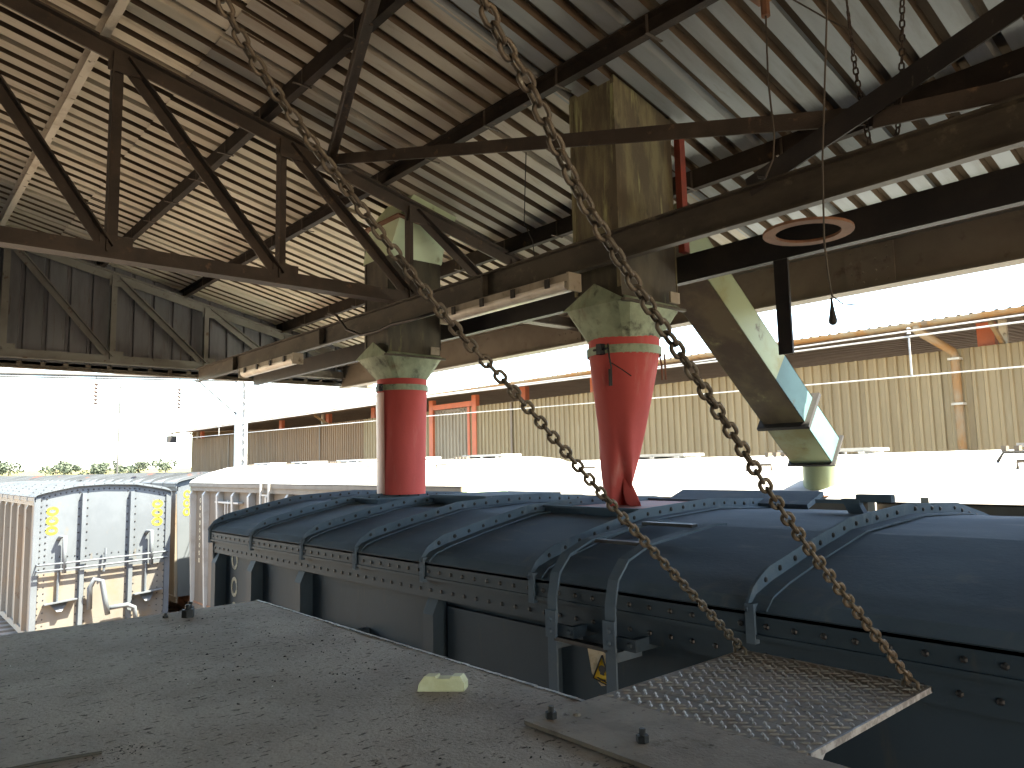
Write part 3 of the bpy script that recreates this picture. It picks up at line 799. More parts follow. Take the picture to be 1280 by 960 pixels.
for (x, z) in ((xn + .24, -.37), (xn + .6, -.312), (xn - .045, -.78), (xn - .045, -1.1), (xn - .045, -1.42), (xn - .045, -1.74)):
    MB().box(x - .022, x + .022, 2.17, 2.48, z - .01, z + .006).build('rung', 'bolt_black', lo)
for yy in (2.50, 2.15):
    c = MB(); c.box(xn - .068, xn - .058, yy - .033, yy + .033, -.78, -.66); c.dome((xn - .068, yy, -.70), (-1, 0, 0), .012); c.dome((xn - .068, yy, -.75), (-1, 0, 0), .012)
    c.build('ladder_clamp', 'dark_wagon', lo)
    c = MB(); c.box(xn - .03, xn + .118, yy - .13, yy - .10, -.77, -.72); c.box(xn - .052, xn - .031, yy - .13, yy + .02, -.77, -.72); c.dome((xn - .052, yy - .10, -.745), (-1, 0, 0), .014); c.build('ladder_bracket', 'dark_wagon_side', lo)
# sliding-door rail, door panel frame
dr = MB(); dr.box(xn + .045, xn + .118, 3.68, 5.22, -1.17, -1.10); dr.box(xn + .02, xn + .118, 3.68, 5.22, -1.19, -1.172)
dr.build('door_rail', 'dark_wagon_side', dw)
rv = MB()
for k in range(20): rv.dome((xn + .045, 3.75 + k * .075, -1.135), (-1, 0, 0), .012)
for k in range(8): rv.dome((xn + .118, 3.70, -.78 - k * .09), (-1, 0, 0), .011)
rv.build('door_rivets', 'bolt_black', dw, kind='stuff')
MB().box(xn + .03, xn + .118, 4.42, 4.47, -1.20, -1.05).build('door_bracket', 'dark_wagon_side', dw)
MB().box(xn + .085, xn + .118, 2.62, 3.50, -2.6, -.79).build('door', 'dark_wagon_side', dw)
# painted zeros, end panel
def ring_mark(parent, c, rx, rz, wd, axis, m, nm='painted_zero'):
    r = MB(); n = 20; c = Vector(c)
    u = V(0, 1, 0) if axis == 'x' else V(1, 0, 0); nn_ = V(-1, 0, 0) if axis == 'x' else V(0, -1, 0)
    pts = []
    for f in (1, 0):
        for k in range(n):
            a = 2 * math.pi * k / n
            pts.append(c + u * ((rx - (0 if f else wd)) * math.cos(a)) + V(0, 0, 1) * ((rz - (0 if f else wd)) * math.sin(a)))
    vs = pts + [p + nn_ * .003 for p in pts]
    fs = [(2 * n + k, 2 * n + (k + 1) % n, 3 * n + (k + 1) % n, 3 * n + k) for k in range(n)] + [(k, (k + 1) % n, 2 * n + (k + 1) % n, 2 * n + k) for k in range(n)] + [(n + k, 3 * n + k, 3 * n + (k + 1) % n, n + (k + 1) % n) for k in range(n)]
    r.add(vs, fs); r.build(nm, m, parent)
for z in (-.80, -1.04, -1.26): ring_mark(dw, (xn + .119, 6.80, z), .075, .088, .03, 'x', 'cream_paint')
# torn warning sticker
st = MB().prism([(xn + .119, 2.4500, -0.8449), (xn + .119, 2.3940, -0.8350), (xn + .119, 2.3060, -0.8713), (xn + .119, 2.2980, -0.9835), (xn + .119, 2.3700, -1.0033), (xn + .119, 2.4260, -0.9571)], 0, (-.003, 0, 0)).build('warning_sticker', 'paper', dw)
MB().prism([(xn + .115, 2.4100, -0.9736), (xn + .115, 2.3060, -0.9934), (xn + .115, 2.3540, -0.8680)], 0, (-.002, 0, 0)).build('triangle', 'warn_yellow', st)
sk = MB(); xs_ = xn + .112
sk.prism([(xs_, 2.3580 + .021 * math.cos(k * .5236), -0.9274 + .018 * math.sin(k * .5236)) for k in range(12)], 0, (-.002, 0, 0))
sk.prism([(xs_, 2.3700, -0.9505), (xs_, 2.3460, -0.9525), (xs_, 2.3476, -0.9373), (xs_, 2.3684, -0.9373)], 0, (-.0025, 0, 0))
sk.bar((xs_ - .003, 2.3860, -0.9670), (xs_ - .003, 2.3260, -0.9802), .003, .008, (1, 0, 0)); sk.bar((xs_ - .003, 2.3900, -0.9802), (xs_ - .003, 2.3260, -0.9670), .003, .008, (1, 0, 0))
for a, b in (((2.4140, -0.9749), (2.3044, -0.9947)), ((2.3044, -0.9947), (2.3540, -0.8647)), ((2.3540, -0.8647), (2.4140, -0.9749))):
    sk.bar((xs_ - .002, a[0], a[1]), (xs_ - .002, b[0], b[1]), .003, .009, (1, 0, 0))
sk.build('hazard_mark', 'bolt_black', st)

# --- pale sunlit wagon beyond the shed, end towards us
XL, YL = 4.52, 20.4
DZL = 0.02
lw, lzf, lze = wagon('pale sunlit wagon whose riveted end with yellow zeros faces us', XL, YL, YL + 11.8, DARK, DZL, 'pale_wagon_dirty', 'grey_roof', 'pale_wagon', 'covered wagons',
                     ribs=[YL + k * 11.8 / 11 for k in range(12)], rivets=1, posts=[YL + .06 + k * 11.68 / 10 for k in range(11)], post_m='pale_wagon_dirty', end_m='pale_wagon', post_top=.11, post_bot=.1, zfloor=-3.72)
rv = MB(); yE = YL - .001
for d in (-1.36, -1.25, -.58, -.40, .48, .66, 1.22, 1.36):
    k = 0; z = lzf(d) - .14
    while z > -3.7:
        rv.dome((XL + d, yE, z), (0, -1, 0), .021); z -= .145 if abs(d) > 1 else .19
for k in range(24):
    d = -1.32 + 2.64 * k / 23; rv.dome((XL + d, yE, lzf(d) - .09), (0, -1, 0), .021)
for k in range(15):
    d = -1.1 + 2.2 * k / 14; rv.dome((XL + d, yE, -1.93), (0, -1, 0), .019)
rv.build('end_rivets', 'bolt_black', lw, kind='stuff')
for d in (-.49, .57):
    MB().sect((XL + d, yE, -3.72), (XL + d, yE, lzf(d) - .16), [(-.055, 0), (-.045, .10), (.045, .10), (.055, 0)], (0, -1, 0)).build('end_post', 'pale_wagon', lw)
for da_, db_ in ((-1.37, -.56), (-.42, .50), (.64, 1.37)):
    MB().box(XL + da_, XL + db_, YL - .005, YL - .0005, -3.7, -2.28).build('lower_panel', 'pale_wagon_low', lw)
for d in (-1.44, 1.44):
    MB().box(XL + d - .06, XL + d + .06, YL - .03, YL + .08, -3.72, lzf(d) - .06).build('corner_post', 'pale_wagon', lw)
m = MB(); da = arch(DARK, 4)
for d0, d1 in zip(da, da[1:]):
    m.prism([(XL + d0, YL - .075, lzf(d0) + .02), (XL + d1, YL - .075, lzf(d1) + .02), (XL + d1, YL, lzf(d1) + .02), (XL + d0, YL, lzf(d0) + .02)], 0, (0, 0, -.018))
m.build('end_cornice', 'pale_wagon', lw)
for (d, z0) in ((-1.13, -.86), (1.18, -.80)):
    for k in range(3): ring_mark(lw, (XL + d, yE - .001, z0 - k * .225), .13, .106, .062, 'y', 'yellow_paint')
for z, yo in ((-2.06, .16), (-2.20, .16)):
    hr = MB(); hr.tube([(XL - 1.42, YL, z - .02), (XL - 1.40, YL - yo, z - .02), (XL - .5, YL - yo, z), (XL + .5, YL - yo, z + .03), (XL + 1.40, YL - yo, z + .06), (XL + 1.42, YL, z + .06)], .022, 7)
    hr.build('handrail', 'pale_wagon', lw, smooth=True)
for d in (-.92, .98):
    s_ = MB(); s_.tube([(XL + d - .06, YL - .01, -1.52), (XL + d - .05, YL - .13, -1.46), (XL + d + .04, YL - .14, -1.45), (XL + d + .05, YL - .14, -2.3)], .05, 6)
    s_.build('end_strap', 'pale_wagon', lw, smooth=True)
    s_ = MB(); s_.tube([(XL + d - .05, YL - .06, -2.25), (XL + d - .05, YL - .06, -3.0)], .028, 6); s_.build('end_rod', 'pale_wagon', lw)
    s_ = MB(); s_.prism([(XL + d - .32, YL, -2.98), (XL + d - .32, YL - .2, -2.96), (XL + d + .34, YL - .2, -2.9), (XL + d + .34, YL, -2.92)], 0, (0, 0, -.03)); s_.prism([(XL + d - .2, YL - .005, -3.0), (XL + d + .2, YL - .005, -2.96), (XL + d + .04, YL - .15, -3.17), (XL + d - .06, YL - .15, -3.17)], 0, (0, .01, 0))
    s_.build('end_step', 'pale_wagon', lw)
hs_ = MB(); hs_.tube([(XL - .30, YL - .1, -3.2), (XL - .33, YL - .2, -2.7), (XL - .25, YL - .27, -2.5), (XL - .10, YL - .3, -2.55), (XL - .02, YL - .32, -3.0), (XL + .05, YL - .3, -3.35)], .06, 8)
hs_.build('brake_hose', 'pale_wagon', lw, smooth=True)
hs_ = MB(); hs_.tube([(XL + .08, YL - .2, -3.22), (XL + .5, YL - .2, -3.2), (XL + .66, YL - .2, -3.28), (XL + .7, YL - .2, -3.6)], .055, 8)
hs_.build('brake_pipe', 'pale_wagon', lw, smooth=True)
MB().box(XL - 1.45, XL + 1.45, YL - .16, YL - .035, -3.95, -3.70).build('buffer_beam', 'pale_wagon_dirty', lw)
MB().tube([(XL, YL - .1, -1.8), (XL, YL - .12, -1.95), (XL - .03, YL - .12, -2.35)], .028, 6).build('lamp_bracket', 'pale_wagon', lw)

# --- tall white-roofed wagons on the next track
def white_wagon(label, ya, yb, dz, x0=TRACKS[1]):
    L_ = yb - ya
    t, zf, ze = wagon(label, x0, ya, yb, PALE, dz, 'wagon_brown', 'white_roof', 'white_roof', 'covered wagons', ribs=[ya + k * L_ / 4 for k in range(5)], rivets=0, rib_h=0,
                      posts=[ya + .06 + k * (L_ - .12) / 12 for k in range(13)], post_m='wagon_post_white', post_top=.16, post_bot=.07, end_m='pale_green', side_in=.16)
    for k in range(5):
        yc = ya + 1.3 + k * (L_ - 2.6) / 4
        wb = MB(); wb.box(x0 - .1, x0 + .34, yc - .55, yc + .5, zf(0) + .022, zf(0) + .058)
        for q in range(3): wb.box(x0 - .12, x0 + .36, yc - .45 + q * .4 - .03, yc - .45 + q * .4 + .03, zf(0) - .03, zf(0) + .021)
        wb.build('hatch_cover', 'white_roof', t)
        lt = MB()
        for q in range(4): lt.box(x0 - .22, x0 - .13, yc + .25 + q * .1, yc + .29 + q * .1, zf(.2) + .0, zf(.2) + .05)
        lt.build('hatch_latches', 'wagon_brown', t, kind='stuff')
    for k in range(5):
        yc = ya + 1.1 + k * (L_ - 2.2) / 4
        gb = MB(); d = .95; gb.tube([(x0 - d, yc, zf(d) - .01), (x0 - d, yc, zf(d) + .06), (x0 - d, yc + .28, zf(d) + .06), (x0 - d, yc + .28, zf(d) - .01)], .014, 5)
        gb.build('grab_handle', 'wagon_brown', t)
    xw = x0 - 1.5
    # door bar, ladder
    dm = MB(); yd = yb - 2.6; dm.box(xw + .02, xw + .13, yd - .75, yd + .75, ze - .47, ze - .43); dm.tube([(xw + .05, yd - .05, ze - .4), (xw + .05, yd - .05, ze - 2.2)], .022, 6); dm.tube([(xw + .05, yd + .12, ze - .47), (xw + .05, yd + .12, ze - 2.2)], .022, 6)
    dm.build('door_bar', 'wagon_post_white', t)
    ld = MB(); yd = yb - 5.2
    for q in (0, .42): ld.box(xw - .06, xw - .03, yd + q - .03, yd + q + .03, -3.0, ze + .05)
    lo_ = ld.build('ladder', 'wagon_post_white', t)
    for q in range(7):
        MB().box(xw - .055, xw - .03, yd + .03, yd + .39, ze - .25 - q * .35, ze - .22 - q * .35).build('rung', 'wagon_post_white', lo_)
    for q in range(9): ring_mark(t, (xw + .158, yb - .42, ze - .45 - q * .19), .05, .06, .022, 'x', 'cream_paint', 'painted_mark')
    return t, zf, ze
ww1, zf1, ze1 = white_wagon('tall white roofed wagon behind the dark wagon, left of the gap', 8.55, 20.35, .02)
ww2, zf2, ze2 = white_wagon('tall white roofed wagon under the slanting spout', -4.4, 7.55, -.06)
# long grab rail on the roof at the right
gr = MB(); gr.tube([(7.2, 2.05, zf2(.75)), (7.2, 2.0, zf2(.75) + .08), (7.2, .6, zf2(.75) + .08), (7.2, .55, zf2(.75))], .014, 6); gr.build('grab_rail', 'mast_grey', ww2)

# --- wagons further off
def far_wagon(label, xc, ya, L_, dz, roof='grey_roof', body='wagon_brown', endm='pale_wagon'):
    t, zf, ze = wagon(label, xc, ya, ya + L_, DARK, dz, body, roof, roof, 'covered wagons', ribs=[ya + k * L_ / 10 for k in range(11)], rivets=0, posts=[ya + .06 + k * (L_ - .12) / 9 for k in range(10)],
                      post_m='pale_wagon_dirty', end_m=endm)
    return t, zf, ze
f1, fz, fe = far_wagon('grey roofed wagon just behind the pale one, seen through the gap with yellow marks', TRACKS[1], 21.45, 11.8, .22)
for k in range(3): ring_mark(f1, (TRACKS[1] - 1.2, 21.447, -.62 - k * .24), .1, .11, .05, 'y', 'yellow_paint')
far_wagon('second grey wagon in the row behind the yellow marked one', TRACKS[1], 34.4, 11.8, .20)
far_wagon('third wagon in the row behind the yellow marked one', TRACKS[1], 47.3, 11.8, .18)
far_wagon('farthest wagon in the row behind the yellow marked one', TRACKS[1], 60.2, 11.8, .18)
far_wagon('wagon directly behind the pale wagon that faces us', XL, 33.4, 11.8, .05)
far_wagon('grey wagon on the third track before the warehouse corner', TRACKS[2], 33.0, 11.8, .12)
far_wagon('last wagon on the third track beyond the warehouse corner', TRACKS[2], 46.0, 11.8, .12)

# ================================================================== warehouse
wh = thing('warehouse', 'long tan corrugated warehouse with rusty gutter beyond the wagons', 'warehouse', (22, 20, GZ))
XW = 15.0; YW0, YW1 = -9.5, 47.0; ZWT = 1.93
def wall_sheet_mesh(m, z0, z1, nr=4):
    pr = []
    for k in range(nr):
        y = k * PITCH
        pr += [(y, 0), (y + .10, 0), (y + .118, -.04), (y + .168, -.04)]
    pr.append((nr * PITCH + .01, 0))
    vs = []
    for dx in (0, .004):
        for y, x in pr: vs += [(x + dx, y, z0), (x + dx, y, z1)]
    n = len(pr); fs = []
    for k in range(n - 1):
        fs += [(2 * k, 2 * k + 1, 2 * k + 3, 2 * k + 2), (2 * n + 2 * k, 2 * n + 2 * k + 2, 2 * n + 2 * k + 3, 2 * n + 2 * k + 1), (2 * k + 1, 2 * n + 2 * k + 1, 2 * n + 2 * k + 3, 2 * k + 3)]
    me = bpy.data.meshes.new('wall_sheet'); me.from_pydata(vs, [], fs); me.materials.append(MATS[m]); me.update(); return me
wm = {k: wall_sheet_mesh(k, GZ, ZWT) for k in ('wall_tan', 'wall_brown')}
k = 0; y = YW0
while y < YW1 - .3:
    yc = y + .38
    if not (19.0 < yc < 21.6):
        mm = 'wall_brown' if yc > 25.9 else 'wall_tan'
        link('wall_sheet', wm[mm], wh, (XW + (.012 if k % 2 else 0), y, 0))
    y += 4 * PITCH; k += 1
# doorway with orange frame and grey ribbed door
for yy in (19.05, 21.5): MB().box(XW - .06, XW + .10, yy - .11, yy + .11, GZ, 2.30).build('door_frame', 'orange_frame', wh)
MB().box(XW - .055, XW + .09, 19.17, 21.38, 1.95, 2.12).build('door_lintel', 'orange_frame', wh)
gm = wall_sheet_mesh('grey_door', GZ, 1.94, 4)
for q in range(3): link('door_sheet', gm, wh, (XW + .06 + .006 * (q % 2), 19.12 + q * .757, 0))
MB().box(XW - .05, XW - .02, 19.3, 19.42, GZ, 1.94).build('door_stile', 'orange_frame', wh)
# joint battens, posts in the open band under the roof
for yy in (17.2, 30.0, 40.8): MB().box(XW - .06, XW - .045, yy - .04, yy + .04, GZ, ZWT).build('joint_batten', 'soffit', wh)
for yy in [-4.9, -.1, 4.35, 9.2, 14.0, 17.0, 26.0, 29.9, 34.8, 40.7, 46.2]:
    MB().box(XW + .25, XW + .42, yy - .14, yy + .14, GZ, 2.395).build('portal_column', 'orange_frame', wh)
    if yy in (4.35, 29.9, 46.2): MB().bar((XW + .2, yy - .3, 1.9), (XW - .5, yy - .3, 2.28), .06, .08).build('eave_bracket', 'rust_gutter', wh)
for yy in (30.2, 46.6, 4.05): MB().box(XW + .15, XW + .24, yy - .06, yy + .06, 1.9, 2.385).build('eave_post', 'lamp_housing', wh)
MB().box(XW + .02, XW + .10, YW0, YW1, ZWT - .1, ZWT - .02).build('wall_girt', 'soffit', wh)
def zw(x): return 2.36 + .045 * (x - 14.1)
pr = []; y = YW0 - .3; vs = []; fs = []; ny = 0
while y < YW1 + .8:
    for q, dz_ in ((0, 0), (.10, 0), (.118, .04), (.168, .04)):
        for x in (14.1, 25.0): vs.append((x, y + q, zw(x) + dz_))
        ny += 1
    y += PITCH
for k in range(ny - 1): fs.append((2 * k, 2 * k + 1, 2 * k + 3, 2 * k + 2))
n0 = len(vs); vs += [(a, b, c + .012) for a, b, c in vs]; fs += [(n0 + a, n0 + d, n0 + c, n0 + b) for a, b, c, d in fs[:ny - 1]]
MB().add(vs, fs).build('roof', 'soffit', wh)
MB().add([(25, YW0 - .3, zw(25) + .02), (36, YW0 - .3, 2.4), (36, YW1 + .8, 2.4), (25, YW1 + .8, zw(25) + .02)], [(0, 1, 2, 3)]).build('rear_roof', 'soffit', wh)
MB().box(34.9, 35.0, YW0, YW1, GZ, -1.2).build('rear_wall', 'wall_brown', wh)  # unseen wall, added to darken the inside, kept low to admit some light
for yy in (YW0 - .02, YW1 + .02):
    MB().prism([(XW, yy, GZ), (35, yy, GZ), (35, yy, 2.35), (25, yy, 2.83), (XW, yy, 2.38)], 0, (0, .03, 0)).build('end_wall', 'wall_tan', wh)
# gutter (half round), segment joints, downpipe
gt = MB(); gp = [(.085 * math.cos(a), .085 * math.sin(a)) for a in [math.pi + math.pi * k / 8 for k in range(9)]]
gp2 = [(x * .93, z * .93) for x, z in reversed(gp)]
ysg = [YW0, -4, 2.5, 4.9, 11.2, 17.5, 23.8, 30.1, 36.4, 42.7, YW1 + .6]
for a, b in zip(ysg, ysg[1:]):
    MB().sect((14.0, a + .01, 2.36), (14.0, b - .01, 2.36), gp + gp2).build('gutter', 'rust_gutter', wh)
    MB().sect((14.0, b - .05, 2.36), (14.0, b + .05, 2.36), [(x * 1.07, z * 1.07) for x, z in gp] + [(x * 1.01, z * 1.01) for x, z in reversed(gp)]).build('gutter_joint', 'soffit', wh)
dp = MB(); dp.tube([(14.0, 5.05, 2.30), (14.0, 5.05, 2.22), (14.84, 4.78, 1.88), (14.87, 4.76, 1.78), (14.87, 4.76, GZ)], .075, 10); dp.build('downpipe', 'rust_gutter', wh, smooth=True)
for z in (1.72, .9, .05): MB().box(14.78, 14.96, 4.66, 4.86, z, z + .04).build('pipe_clip', 'lamp_housing', wh)
MB().tube([(14.85, 3.55, -.15), (14.78, 3.55, -.10), (14.72, 3.55, -.12)], .03, 6).build('lamp_arm', 'white_metal', wh)
fl_ = thing('floodlight', 'small dark floodlight under the far warehouse eave corner', 'lamp', (13.9, 47.2, 1.9))
MB().box(13.6, 14.1, 47.0, 47.3, 1.75, 2.15).build('housing', 'black_steel', fl_)
MB().bar((13.85, 47.15, 2.15), (13.9, 47.15, 2.36), .06, .06).build('bracket', 'black_steel', fl_)

# ================================================================== overhead line equipment
XM, YM = 9.95, 26.0
po = thing('catenary_portal', 'white lattice mast with thin boom spanning the tracks', 'mast', (XM, YM, GZ))
pm = MB()
pm.box(XM - .19, XM - .09, YM - .12, YM + .12, GZ, 3.35); pm.box(XM + .09, XM + .19, YM - .12, YM + .12, GZ, 3.35); pm.box(XM - .089, XM + .089, YM - .02, YM + .02, GZ, 3.33)
pm.build('mast', 'white_metal', po)
k = 0; z = GZ + .4
lc = MB()
while z < 3.2:
    s_ = 1 if k % 2 else -1
    lc.bar((XM - .17 * s_, YM - .135, z), (XM + .17 * s_, YM - .135, z + .34), .05, .012, (0, 1, 0)); z += .34; k += 1
lc.build('lacing', 'white_metal', po)
MB().tube([(XM, YM, 3.24), (2.8, YM, 2.97), (-9, YM, 2.55)], .055, 8).build('boom', 'mast_grey', po)
MB().tube([(XM, YM, 3.15), (2.8, YM, 2.88), (-9, YM, 2.46)], .03, 6).build('boom_rod', 'mast_grey', po)
MB().tube([(XM - .15, YM, 1.95), (XM - 1.55, YM, 3.12)], .028, 6).build('knee_brace', 'mast_grey', po)
for i, (x, zz) in enumerate(((5.35, 2.86), (7.85, 2.82))):
    ins = thing('insulator_string', ['dark insulator string hanging from the boom, left of two', 'dark insulator string hanging from the boom, right of two'][i], 'insulator', (x, YM, zz), 'boom insulators')
    rl = []
    for q in range(13):
        r = .075 if q % 2 else .03
        rl.append([(x + r * math.cos(2 * math.pi * k / 10), YM + r * math.sin(2 * math.pi * k / 10), zz - q * .06) for k in range(10)])
    MB().rings(rl).build('sheds', 'insulator', ins)
    MB().tube([(x, YM, zz), (x, YM, 3.07 if i == 0 else 3.15)], .012, 5).build('pin', 'mast_grey', ins)
cw = thing('overhead_wire', 'thin pale contact wire crossing in front of the warehouse wall', 'wire', (7.95, 10, .9))
MB().tube([(7.95, -8, .74), (7.95, 2, .793), (7.95, 5.8, .84), (7.95, 11.7, .945), (7.95, 25, 1.09), (7.95, 26, 1.1)], .008, 6).build('contact_wire', 'white_metal', cw)
MB().tube([(7.95, -8, 1.16), (7.95, 2, 1.205), (7.95, 4.1, 1.215), (7.95, 11.7, 1.30), (7.95, 25, 1.32), (7.95, 26, 1.32)], .010, 6).build('messenger_wire', 'white_metal', cw)
MB().tube([(8.15, -8, 1.20), (8.15, 2, 1.30), (8.15, 6, 1.29), (8.15, 12, 1.36), (8.15, 26, 1.40)], .009, 6).build('feeder_wire', 'white_metal', cw)
for yy in (2.95, 11.9, 22.5, 6.8):
    f = (yy - 2) / 23
    dm = MB(); dm.tube([(7.95, yy, .80 + .27 * f), (7.95, yy, 1.215 + .1 * f)], .009, 5)
    if yy == 2.95 or yy == 6.8:
        for q in range(5): dm.dome((7.95, yy, 1.24 + q * .05), (0, 0, 1), .022)
    dm.build('dropper', 'white_metal', cw)
dmast = thing('distant_mast', 'thin faint mast with short cross arms far off in the glare', 'mast', (32.5, 140, GZ))
MB().bar((32.5, 140, GZ), (32.5, 140, 15.0), .22, .22).build('pole', 'mast_grey', dmast)
MB().bar((30.3, 140, 10.6), (34.9, 140, 10.4), .12, .12).build('cross_arm', 'mast_grey', dmast)
MB().bar((31.2, 140, 14.7), (33.9, 140, 14.6), .12, .12).build('cross_arm', 'mast_grey', dmast)

# trees on the far field
def tree(i, x, y, h, wd, label):
    zb = -1.0 + (y - 260) * 3 / 160 if y > 260 else GZ + (y - 110) * 3.2 / 150
    t = thing('tree', label, 'tree', (x, y, zb), 'far row of trees')
    MB().tube([(x, y, zb), (x + .1, y, zb + h * .4), (x, y, zb + h * .7)], [.28, .2, .08], 6).build('trunk', 'bark', t)
    rr_ = random.Random(i); c = MB()
    lob = [(rr_.uniform(-.5, .5) * wd, rr_.uniform(-.5, .5) * wd, h * rr_.uniform(.4, .85), rr_.uniform(.22, .4) * wd) for _ in range(7)]
    for q in range(420):
        lx, ly, lz, lr = rr_.choice(lob); a = V(rr_.gauss(0, 1), rr_.gauss(0, 1), rr_.gauss(0, .8)); a.normalize(); p = V(x + lx, y + ly, zb + lz) + a * lr * rr_.uniform(.5, 1)
        s_ = rr_.uniform(.25, .6); u = V(rr_.gauss(0, 1), rr_.gauss(0, 1), rr_.gauss(0, 1)).normalized() * s_; v = u.cross(a).normalized() * s_ if u.cross(a).length > 1e-3 else V(s_, 0, 0)
        c.add([p - u, p + v * .7, p + u, p - v * .7], [(0, 1, 2, 3)])
    c.build('crown', 'leaf', t)
tl_ = ['second', 'third', 'fourth', 'fifth', 'sixth', 'seventh', 'eighth', 'ninth', 'tenth', 'eleventh', 'twelfth']
xs_t = [(33.5, 'wide dark tree at the left edge of the far row', 5, 10), (37.5, 'round dark tree beside the leftmost wide tree', 4, 7)] + [
    (49 + k * 3.7, 'pale green tree of the far row, %s from the left' % tl_[k + 1], 3.4 + 1.3 * math.sin(k * 1.7), 5.5 + 2.2 * math.cos(k * 2.3)) for k in range(9)] + [(84, 'sparse tree standing alone right of the far row', 5, 7)]
for i, (x, lb, h, wd) in enumerate(xs_t): tree(i, x, 300 + 9 * math.sin(i * 2.1), h, wd, lb)
fn = thing('field_fence', 'thin post and wire fence along the far yellow field', 'fence', (60, 170, -3))
zfe = GZ + 60 * 3.2 / 150
for k in range(18): MB().box(24 + k * 2.4, 24.12 + k * 2.4, 170, 170.12, zfe - .2, zfe + 2.6).build('fence_post', 'mast_grey', fn)
for q in range(3): MB().tube([(22, 170.06, zfe + .8 + q * .75), (68, 170.06, zfe + .8 + q * .75)], .02, 4).build('fence_wire', 'mast_grey', fn)

# ================================================================== platform in the foreground
ZP = -.66; PX, PY = 1.545, 3.78
pf = thing('loading_platform', 'dusty grey steel deck in the foreground', 'platform', (.3, 1, GZ))
bv = .004
dk = MB(); 
nx, ny_ = 40, 80; x0, x1, y0, y1 = -1.6, PX, -3.0, PY
gv = []; gf = []
for j in range(ny_ + 1):
    for i in range(nx + 1):
        x = x0 + (x1 - x0) * i / nx; y = y0 + (y1 - y0) * j / ny_
        gv.append((x, y, ZP + .004 * noise.noise((x * 1.3, y * 1.3, 0)) + .0015 * noise.noise((x * 5, y * 5, 3))))
for j in range(ny_):
    for i in range(nx):
        a = j * (nx + 1) + i; gf.append((a, a + 1, a + nx + 2, a + nx + 1))
dk.add(gv, gf); dk.build('deck_plate', 'deck_steel', pf, smooth=True)
ed = MB(); ed.box(PX - .001, PX + .006, y0, PY + .006, ZP - .09, ZP - .0015); ed.box(x0, PX - .001, PY, PY + .006, ZP - .09, ZP - .0015); ed.build('edge_angle', 'deck_steel', pf)
# bare bright rim along the edges, slightly uneven
we = MB(); rs = random.Random(5)
for k in range(120):
    a = -.2 + k * (PY + .2) / 120; b = a + (PY + .2) / 120
    we.box(PX - .004 - rs.random() * .004, PX + .0075, a, b, ZP - .010, ZP + .002 + rs.random() * .002)
we.build('worn_rim', 'worn_edge', pf)
MB().box(x0, PX - .02, y0, PY - .02, ZP - .20, ZP - .02).build('deck_frame', 'old_steel', pf)
for (a, b) in ((-1.3, 3.4), (1.2, 3.4), (-1.3, -2.6), (1.2, -2.6), (1.2, .3), (-1.3, .3)):
    MB().sect((a, b, GZ), (a, b, ZP - .2), i_prof(.16, .15, .01)).build('leg', 'old_steel', pf)
# bolts on the deck
def nut(p, r=.016, h=.02, m='rust_brown', parent=None, stud=.012):
    c = MB(); x, y, z = p
    c.rings([[(x + r * math.cos(k * math.pi / 3), y + r * math.sin(k * math.pi / 3), z + q) for k in range(6)] for q in (0, h)])
    c.tube([(x, y, z + h), (x + .001, y, z + h + stud)], r * .5, 7)
    c.build('bolt', m, parent)
nut((1.15, 3.60, ZP), .028, .035, 'black_steel', pf, .02); nut((1.19, 3.70, ZP), .02, .03, 'black_steel', pf, .02)
nut((1.07, 3.66, ZP), .012, .01, 'black_steel', pf)
# fixed plate and tread flap
hp = thing('hinge_plate', 'flat bolted steel plate beside the tread plate flap', 'plate', (1.45, .9, ZP))
MB().box(1.297, 1.590, .30, 1.467, ZP + .005, ZP + .015).build('plate', 'plate_steel', hp)
for (a, b) in ((1.357, 1.43), (1.395, 1.165), (1.385, .75)): nut((a, b, ZP + .015), .015, .016, 'black_steel', hp, .014)
c = MB(); c.dome((1.42, 1.40, ZP + .015), (0, 0, 1), .012, .006); c.build('washer', 'plate_steel', hp)
MB().tube([(1.592, .8, ZP + .006), (1.592, 1.48, ZP + .006)], .008, 8).build('hinge_pin', 'black_steel', hp)
fp = thing('tread_flap', 'diamond tread plate flap hung on two chains over the wagon gap', 'flap', (1.95, 1.18, ZP))
FX0, FX1, FY0, FY1 = 1.600, 2.315, .880, 1.482; ZF = ZP + .008
sx_ = [FX0, 1.742, 1.905, FX1]
for a, b in zip(sx_, sx_[1:]): MB().box(a, b - .0018, FY0, FY1, ZF - .010, ZF).build('tread_plate', 'tread_steel', fp)
rim = MB(); rim.box(FX1 - .002, FX1 + .006, FY0 - .006, FY1, ZF - .014, ZF + .001); rim.box(FX0 + .02, FX1 + .006, FY0 - .006, FY0 - .0005, ZF - .016, ZF + .0005)
rim.build('flap_rim', 'worn_edge', fp)
lz = MB(); pz = .036; j = 0; rs = random.Random(9); y = FY0 + .014
